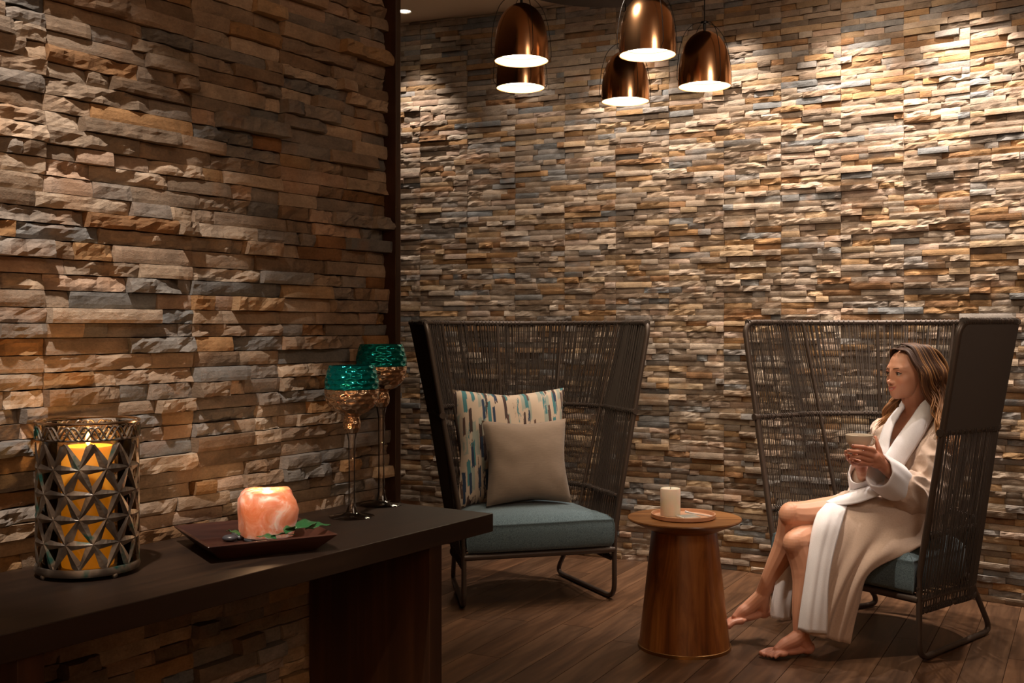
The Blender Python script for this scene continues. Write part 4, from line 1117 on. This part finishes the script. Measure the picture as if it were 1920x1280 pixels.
# ---- hair
HAIR = mat('hair', (.1, .05, .03, 1), .58, Specular_IOR_Level=.3)
_B = HAIR.node_tree.nodes['Principled BSDF']; _a = N(HAIR, 'ShaderNodeAttribute', attribute_name='hair_tone'); L(HAIR, _a, 'Color', _B, 'Base Color')
hb = MB(); hc = []; rg = random.Random(4)
c0, c1, c2 = np.array(srgb(58, 36, 24)[:3]), np.array(srgb(112, 72, 42)[:3]), np.array(srgb(184, 132, 82)[:3])
def lock(P, r, ph, amp, lift):
    C = catmull(P, 6); n = len(C); pts = []; rs = []
    for i, c in enumerate(C):
        t = i/(n-1); w_ = amp*min(1, max(0, t-.25)*2.2)
        pts.append(c+(hf*math.sin(t*17+ph)+hl*math.cos(t*17+ph)*.5)*w_); rs.append(r*(.55+.6*math.sin(math.pi*min(t*1.1+.12, 1)))*(1 if t < .85 else (1-t)/.15*.8+.2))
    n0 = len(hb.v); hb.tube(pts, rs, 6, flat=.75); k = len(hb.v)-n0
    j = rg.uniform(.7, 1.3); hi = rg.random()
    for i in range(n):
        t = i/(n-1); a = np.clip((t-.25)/.5, 0, 1); b = np.clip((t-.55)/.35, 0, 1)*(.4+.6*hi)
        c = (c0*(1-a)+c1*a)*(1-b)+c2*b
        if hi > .72: c = c*(1-.5*math.sin(math.pi*min(t*1.3, 1)))+c2*.5*math.sin(math.pi*min(t*1.3, 1))
        hc.extend([(*(c*j), 1)]*6)
cap = MB(); ell(cap, hd(0, -.020, .038), (.0785, .094, .0795), Matrix((hl, hf, hu)).transposed(), 36, 24)
keep = []
for q in cap.v:
    d = Vector(q)-HC; y = d.dot(hf); z = d.dot(hu)
    keep.append(z > .094-.25*max(0, y-.05) if y > .045 else z > .03+1.2*y if y > -.02 else z > -.06)
capf = [f_ for f_ in cap.f if all(keep[i] for i in f_)]
n0 = len(hb.v); hb.add(cap.v, capf); hc.extend([(*c0, 1)]*len(cap.v))
for i in range(560):                    # near side, falling over the front of her left shoulder
    u = rg.random()                     # 0 front .. 1 back
    y0 = .070-.135*u; ex = rg.uniform(0, .016)**1
    z0 = .100 if u > .25 else .088+.012*u*4; cl = int(u*7)
    P = [hd(.004+rg.uniform(-.004, .006), y0*.95, z0+.010+(.012 if .2 < u < .7 else .0)), hd(.047+.01*u+ex*.4, y0*.80-.002, z0-.002+(.010 if u > .2 else .004)), hd(.078+ex*.5, .050-.132*u, .048),
         hd(.088+ex, .030-.128*u, 0), hd(.090+ex, .010-.125*u, -.055), hd(.100+ex*1.5, -.006-.122*u, -.11), hd(.130+ex*1.5, -.006-.115*u, -.165), hd(.178+ex*1.5-.04*u, .006-.10*u+rg.uniform(-.008, .008), -.225+rg.uniform(-.02, .02))]
    if u < .75 and rg.random() < .95: P.append(hd(.212+ex, .012-.075*u+rg.uniform(-.012, .012), -.280+rg.uniform(-.03, .02)))
    if len(P) > 8 and rg.random() < .7: P.append(hd(.236+ex, .004-.05*u+rg.uniform(-.012, .012), -.325+rg.uniform(-.02, .02)))
    lock(P, rg.uniform(.0026, .0046), cl*.9+rg.uniform(-.35, .35), .019, 0)
for i in range(170):                    # back of the head
    u = rg.random()*2-1; ex = rg.uniform(0, .014)
    P = [hd(u*.04, -.035, .114), hd(u*.064, -.085-ex*.4, .084), hd(u*.076, -.114-ex, .02), hd(u*.084, -.122-ex, -.05), hd(u*.09, -.13-ex, -.12), hd(u*.095, -.135-ex, -.19+rg.uniform(-.02, .02))]
    lock(P, rg.uniform(.0045, .008), rg.uniform(0, 1), .012, 0)
for i in range(260):                    # far side, coming forward under the jaw
    u = rg.random(); ex = rg.uniform(0, .014); cl = int(u*5)
    P = [hd(-.004, .066-.12*u, .100+(.010 if u > .2 else 0)), hd(-.05, .05-.11*u, .092), hd(-.078-ex, .016-.10*u, .04), hd(-.082-ex, -.022-.07*u, -.03), hd(-.084-ex, -.012-.055*u, -.09), hd(-.088-ex, .018-.06*u, -.13), hd(-.10-ex, .050-.075*u, -.175), hd(-.10-ex, .072-.08*u+rg.uniform(-.012, .012), -.215+rg.uniform(-.025, .02))]
    if rg.random() < .6: P.append(hd(-.105-ex, .080-.07*u+rg.uniform(-.012, .012), -.255+rg.uniform(-.02, .02)))
    lock(P, rg.uniform(.0032, .0056), cl*.8+rg.uniform(-.35, .35)+3, .016, 0)
ho = obj('hair', hb.v, hb.f, HAIR, None, True); colour(ho.data, hc, 'hair_tone'); child(ho)

# ---- cup in her hands
CUP = mat('cream_glaze', srgb(214, 200, 180), .22)
cc = V(1611, 822, 4.25); cz = .786
cu = thing('teacup', 'round cream coloured cup held in both hands by the woman', 'cup', (cc.x, 4.25, cz))
pr = [(.0, .0), (.024, .0), (.0255, .002), (.030, .006), (.040, .017), (.0475, .033), (.0515, .055), (.0505, .0565), (.0492, .055), (.045, .034), (.038, .02), (.026, .009), (.0, .007)]
MB().lathe(pr, 56).build('cup_body', CUP, cu, True)
hp = catmull([(.044, 0, .042), (.055, 0, .044), (.058, 0, .032), (.050, 0, .020), (.036, 0, .020)], 6)
a = R(-35); hm = Matrix.Rotation(a, 3, 'Z'); MB().tube([hm @ p for p in hp], .0034, 8).build('handle', CUP, cu, True)
MB().lathe([(.0, .043), (.0475, .043), (.0475, .0435), (.0, .0435)], 32).build('tea', mat('tea', srgb(96, 52, 22), .05), cu, True)
